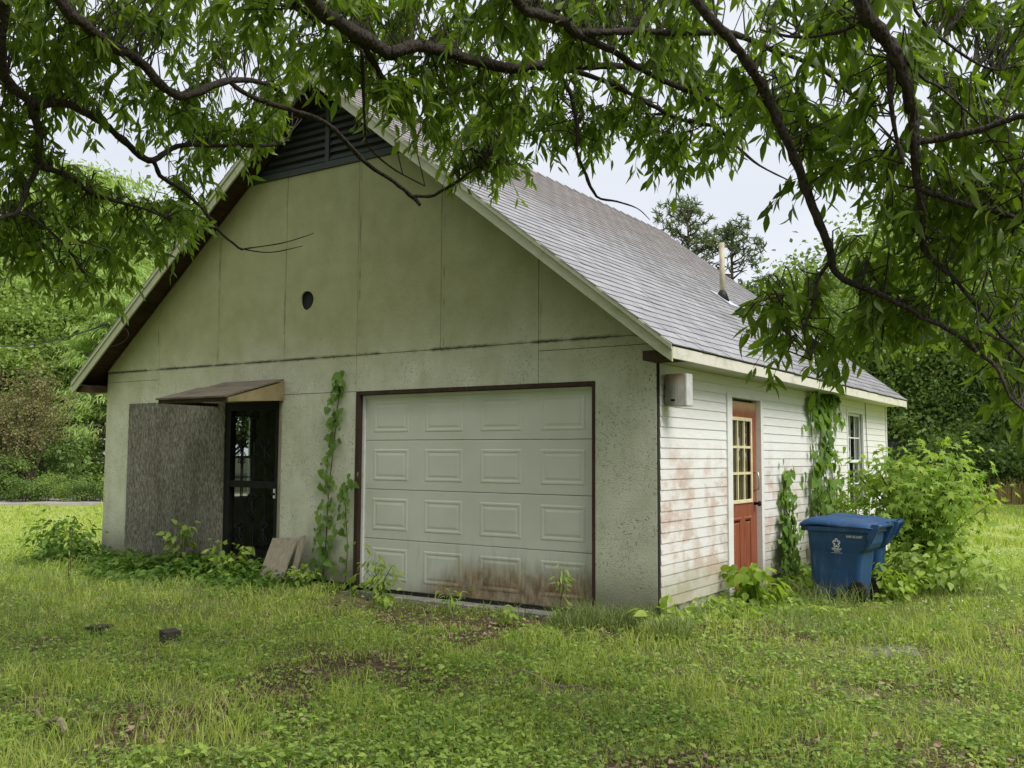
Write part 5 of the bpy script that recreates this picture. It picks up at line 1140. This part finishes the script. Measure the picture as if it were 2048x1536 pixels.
def shrub(name, label, loc, h, w, nstem, nleaf, size, tmpl, key, mat, nobj, cat='shrub', droop=.5, top=.0):
    base = np.array([loc[0], loc[1], GZ]); e = empty(name, base); tag(e, label, cat); st = MB(); P, Yd, U, S = [], [], [], []
    for k in range(nstem):
        a = rng.uniform(0, 6.283); sp = math.sqrt(rng.uniform(.02, 1)); end = np.array([math.cos(a)*w/2*sp, math.sin(a)*w/2*sp, h*(1.0-.38*sp**2)*rng.uniform(.72, 1.04)]); b = np.array([math.cos(a)*.05*w, math.sin(a)*.05*w, 0]); md = b*.5+end*.5*np.array([.75, .75, 1.15])
        pp, rr = smooth_path([b, md, end], [.007*h, .005*h, .002*h], 6, .004*h); st.tube(pp, rr, 5, False); pp = np.array(pp); n = int(nleaf/nstem); i = np.clip((len(pp)*rng.uniform(.12, 1.0, n)**.8).astype(int), 0, len(pp)-1)
        for_ = rng.normal(0, 1, (n, 3))*np.array([1, 1, .6])*w*.10; c = pp[i]+for_; c[:, 2] = np.maximum(c[:, 2], .03)
        P.append(c); Yd.append(unit(np.array([math.cos(a), math.sin(a), 0]))*.4+for_/(w*.1)*.45+np.array([0, 0, -droop])+rv(n, .3)); U.append(np.array([0, 0, 1.])+unit(np.array([math.cos(a), math.sin(a), 0]))*.5+rv(n, .35)); S.append(rng.uniform(size[0], size[1], n))
    st.build('stem', 'twig_bark', e); leaves(e, key, tmpl, mat, np.concatenate(P), np.concatenate(Yd), np.concatenate(U), np.concatenate(S), nobj, org=base); return e
gx, gy, _ = gpt(1838, 11.6); shrub('leafy_shrub', 'big light green shrub with lobed drooping leaves behind the bins', (gx, gy), 1.92, 1.62, 34, 2300, (.09, .165), LOBE, 'lobe', 'shrub_leaf', 300, droop=.65)
gx, gy, _ = gpt(1722, 12.6); shrub('leafy_shrub', 'smaller lobed leaf shrub between the window and the big shrub', (gx, gy), 1.35, 1.0, 12, 330, (.10, .16), LOBE, 'lobe', 'shrub_leaf', 60, droop=.6)
gx, gy, _ = gpt(1868, 10.75); shrub('low_shrub', 'low spreading plant with oval leaves at the foot of the big shrub', (gx, gy), .62, 1.35, 22, 620, (.07, .12), OVATE, 'ovate', 'weed_leaf', 200, droop=.45)
gx, gy, _ = gpt(1772, 10.1); shrub('low_shrub', 'bright weed clump beside the bin wheel', (gx, gy), .36, .62, 12, 210, (.06, .10), OVATE, 'ovate', 'shrub_leaf', 80, droop=.4)
shrub('low_shrub', 'young leafy sapling growing before the flank door', (.30, 1.55), .50, .55, 9, 120, (.10, .17), OVATE, 'ovate', 'shrub_leaf', 120, droop=.5)
shrub('low_shrub', 'weed with narrow leaves before the garage door panels', (-3.12, -.16), .50, .42, 9, 150, (.07, .12), LANCE, 'lance', 'weed_leaf', 150, droop=.45)
shrub('low_shrub', 'thin upright weed by the brown frame near the building corner', (-.90, -.20), .55, .24, 4, 70, (.05, .09), LANCE, 'lance', 'weed_leaf', 70, droop=.3)
shrub('low_shrub', 'small broadleaf seedling before the garage door sill', (-1.12, -.75), .20, .22, 4, 26, (.06, .10), OVATE, 'ovate', 'weed_leaf', 26, droop=.3)
shrub('leafy_shrub', 'dark green bush at the outer corner beside the boarded sheet', (-8.55, -.42), .66, .95, 16, 420, (.06, .10), OVATE, 'ovate', 'vine_leaf', 120, droop=.4)
shrub('low_shrub', 'tall thin weed stalk in front of the boarded sheet', (-7.0, -1.25), .80, .22, 2, 36, (.06, .11), LANCE, 'lance', 'weed_leaf', 36, droop=.35)
shrub('low_shrub', 'leafy weed climbing the foot of the security door', (-5.35, -.28), .55, .55, 8, 130, (.06, .11), OVATE, 'ovate', 'weed_leaf', 80, droop=.4)
shrub('low_shrub', 'leafy weed against the lower edge of the boarded sheet', (-6.25, -.25), .75, .50, 7, 110, (.06, .11), OVATE, 'ovate', 'weed_leaf', 70, droop=.4)
shrub('low_shrub', 'tufted weed with broad leaves at the building corner', (.10, -.20), .28, .40, 7, 60, (.08, .14), OVATE, 'ovate', 'weed_leaf', 60, droop=.35)
shrub('low_shrub', 'leafy weed at the foot of the slender vine', (-4.15, -.22), .30, .45, 8, 90, (.05, .10), OVATE, 'ovate', 'weed_leaf', 60, droop=.35)
shrub('low_shrub', 'ragged grassy weed under the rust stained garage panel', (-2.05, -.32), .26, .34, 6, 60, (.05, .09), LANCE, 'lance', 'weed_leaf', 60, droop=.35)
shrub('low_shrub', 'low leafy weed in the litter before the garage sill', (-2.6, -.62), .16, .34, 7, 60, (.04, .08), OVATE, 'ovate', 'weed_leaf', 60, droop=.35)
shrub('low_shrub', 'small weed with heart leaves at the foot of the garage frame by the creeper', (-3.42, -.16), .22, .24, 4, 22, (.07, .11), HEART, 'heart', 'weed_leaf', 22, droop=.35)

def cover(name, n, area, hmax, size, tmpl, mat, dens):
    P = []; got = 0
    while got < n:
        x = rng.uniform(area[0], area[1], 4000); y = rng.uniform(area[2], area[3], 4000); d = dens(x, y); k = (rng.random(4000) < d) & ~((x > -8.3) & (x < .02) & (y > -.03) & (y < 8.85))
        x, y, d = x[k], y[k], d[k]; P.append(np.stack([x, y, ground_z(x, y)+rng.uniform(.02, 1, len(x))**1.2*hmax*(.25+.75*d)], 1)); got += len(x)
    P = np.concatenate(P)[:n]; Y = rv(n, 1)*np.array([1, 1, .2])+np.array([0, 0, -.25]); U = np.array([0, 0, 1.])+rv(n, .35); X, Y, Z = frames(Y, U)
    V, F = scatter(tmpl[0], tmpl[1], P, X, Y, Z, rng.uniform(size[0], size[1], n)); return link(name, bulk(name, V, F, mat, True))
o = cover('ground_cover', 5000, (-9.2, -3.9, -2.0, -.03), .30, (.05, .105), OVATE, 'vine_leaf', lambda x, y: np.clip(1.05+y/.95+.9*(vnoise(x, y, .5, 5)-.5), 0, 1)*np.clip((-3.9-x)/.9, .0, 1)); tag(o, 'dense dark green leafy ground cover along the foot of the front wall', 'ground cover', kind='stuff')
o = cover('weed_cover', 3000, (.05, 2.7, -.3, 5.6), .16, (.045, .10), OVATE, 'weed_leaf', lambda x, y: np.clip(1.1-(x-.15)/1.0+.8*(vnoise(x, y, .5, 6)-.5)-np.clip(1.2-y, 0, 2)*.5, 0, 1)); tag(o, 'mixed leafy weeds along the foot of the white siding and round the bins', 'weeds', kind='stuff')

# ------------------------------------------------------------------ lawn
OV4 = (np.array([(0, 0, 0), (.30, .40, .06), (0, .48, 0), (-.30, .40, .06), (0, 1, -.14)], float), np.array([(0, 1, 2), (0, 2, 3), (2, 1, 4), (2, 4, 3)]))
def lawn_points(n, t0, t1, power, margin=.12):
    """ground points inside a wedge wider than the view, thinning with distance"""
    u = rng.random(n*2); e = 2-power; t = (t0**e+(t1**e-t0**e)*u)**(1/e); a = rng.uniform(-.5-margin, .5+margin, n*2)+YAW
    x, y = C[0]+np.sin(a)*t, C[1]+np.cos(a)*t
    k = ~((x > -8.36) & (x < .06) & (y > -.02) & (y < 8.9)) & ~((x > -3.75) & (x < -.3) & (y > -.16) & (y < .1))
    dr = np.abs((x+24.5)*.80-(y-8.6)*.60); k &= ~((dr < 2.7) & (x < -15))
    x, y, t = x[k][:n], y[k][:n], t[k][:n]; return x, y, t
def blades(name, x, y, t, h, w, mat, lean=.55):
    n = len(x); b = np.stack([x, y, ground_z(x, y)-.006], 1); a = rng.uniform(0, 6.283, n); out = np.stack([np.cos(a), np.sin(a), 0*a], 1); f_ = rng.uniform(0, 6.283, n); sd = np.stack([np.cos(f_), np.sin(f_), 0*a], 1)*w[:, None]
    up = np.array([0, 0, 1.]); H = h[:, None]; ln = (lean*rng.uniform(.1, 1.4, n))[:, None]
    V = np.stack([b-sd, b+sd, b+up*H*.55+out*H*ln*.3-sd*.8, b+up*H*.55+out*H*ln*.3+sd*.8, b+up*H*(1-.3*ln)+out*H*ln], 1).reshape(-1, 3)
    f = np.array([(0, 1, 3), (0, 3, 2), (2, 3, 4)]); F = (f[None]+(np.arange(n)*5)[:, None, None]).reshape(-1, 3)
    o = link(name, bulk(name, V, F, mat)); return tag(o, kind='stuff')
x, y, t = lawn_points(230000, 3.2, 34, 1.5)
bs = bare(x, y); keep = rng.random(len(x)) > np.clip(bs*1.15, 0, .96); x, y, t = x[keep], y[keep], t[keep]
hv = (.022+.085*vnoise(x, y, .7, 9)*vnoise(x, y, .22, 10)*2)*rng.uniform(.4, 1.8, len(x)); wv = .0023*rng.uniform(.7, 1.5, len(x))*np.clip(t/6, 1, 6)
blades('lawn_grass', x, y, t, hv, wv, 'grass_blade', 1.0)
# taller grass at the wall feet and scattered tall stems
def tall(n, area, h0, h1):
    x = rng.uniform(area[0], area[1], n); y = rng.uniform(area[2], area[3], n); k = (vnoise(x, y, .28, 12)+rng.normal(0, .15, n)) > .5; x, y = x[k], y[k]; return x, y, rng.uniform(h0, h1, len(x))
parts_ = [tall(3600, (-.75, .55, -.65, -.04), .10, .32), tall(500, (-4.4, -1.0, -.9, -.15), .06, .2), tall(2400, (.05, 1.9, .2, 2.0), .06, .22), tall(420, (.5, 1.6, 1.9, 2.3), .12, .36), tall(5000, (-8.8, -3.5, -3.2, -.8), .08, .24), tall(1500, (1.4, 3.2, 3.0, 5.6), .1, .3)]
x = np.concatenate([p[0] for p in parts_]); y = np.concatenate([p[1] for p in parts_]); h = np.concatenate([p[2] for p in parts_])
k = ~((x > -8.36) & (x < .06) & (y > -.02) & (y < 8.9)); x, y, h = x[k], y[k], h[k]
blades('long_grass', x, y, None, h, .0028*rng.uniform(.7, 1.4, len(x)), 'long_grass', .9)
xs_, ys_, ts_ = lawn_points(2600, 3.4, 14, 1.3); blades('grass_stem', xs_, ys_, ts_, rng.uniform(.10, .22, len(xs_)), .0012*np.ones(len(xs_)), 'long_grass', .35)
# small broad leaves among the grass, dead leaves, clover heads
x, y, t = lawn_points(150000, 3.2, 19, 1.5); cl = vnoise(x, y, .5, 14)*.6+vnoise(x, y, .16, 15)*.4; k = (cl+rng.normal(0, .08, len(x)) > .42) & (rng.random(len(x)) > bare(x, y)*.8); x, y = x[k], y[k]; n = len(x)
P = np.stack([x, y, ground_z(x, y)+rng.uniform(.01, .075, n)], 1); X, Y, Z = frames(rv(n, 1)*np.array([1, 1, .25]), np.array([0, 0, 1.])+rv(n, .35)); V, F = scatter(OV4[0], OV4[1], P, X, Y, Z, rng.uniform(.014, .05, n)*np.clip(.75+.5*vnoise(x, y, .3, 21), 0, 2))
tag(link('lawn_weeds', bulk('lawn_weeds', V, F, 'weed_leaf', True)), kind='stuff')
x, y, t = lawn_points(26000, 3.2, 12, 1.3); k = rng.random(len(x)) < np.clip(bare(x, y)*1.0, .04, .7); x, y = x[k], y[k]
for p, q, r_, m_ in [(1560, 1385, .35, 90), (1660, 1395, .3, 80), (1600, 1500, .4, 110), (1900, 1430, .4, 60), (240, 1440, .35, 40), (1000, 1245, .8, 260), (560, 1420, .4, 60), (1700, 1215, .3, 60), (120, 1310, .5, 60)]:
    c_ = on(p, q, 2, GZ); x = np.append(x, c_[0]+rng.normal(0, r_, m_)); y = np.append(y, c_[1]+rng.normal(0, r_*.7, m_))
k = ~((x > -8.36) & (x < .06) & (y > -.05)); x, y = x[k], y[k]; n = len(x)
P = np.stack([x, y, ground_z(x, y)+rng.uniform(.006, .045, n)], 1); X, Y, Z = frames(rv(n, 1)*np.array([1, 1, .15]), np.array([0, 0, 1.])+rv(n, .4)); V, F = scatter(OV4[0], OV4[1], P, X, Y, Z, .014+.065*rng.beta(1.3, 3, n))
tag(link('fallen_leaves', bulk('fallen_leaves', V, F, 'dead_leaf')), kind='stuff')
x, y, t = lawn_points(6000, 10, 32, .8); k = (x > .9-.06*(y+5)) & (vnoise(x, y, 1.2, 16) > .45); x, y = x[k], y[k]; n = len(x)
OCT = (np.array([(.5, 0, 0), (-.5, 0, 0), (0, .5, 0), (0, -.5, 0), (0, 0, .5), (0, 0, -.5)], float), np.array([(0, 2, 4), (2, 1, 4), (1, 3, 4), (3, 0, 4), (2, 0, 5), (1, 2, 5), (3, 1, 5), (0, 3, 5)]))
I3 = np.tile(np.eye(3)[None], (n, 1, 1)); V, F = scatter(OCT[0], OCT[1], np.stack([x, y, ground_z(x, y)+rng.uniform(.06, .11, n)], 1), I3[:, 0], I3[:, 1], I3[:, 2], rng.uniform(.010, .020, n))
tag(link('clover_blossom', bulk('clover_blossom', V, F, 'flower')), kind='stuff')
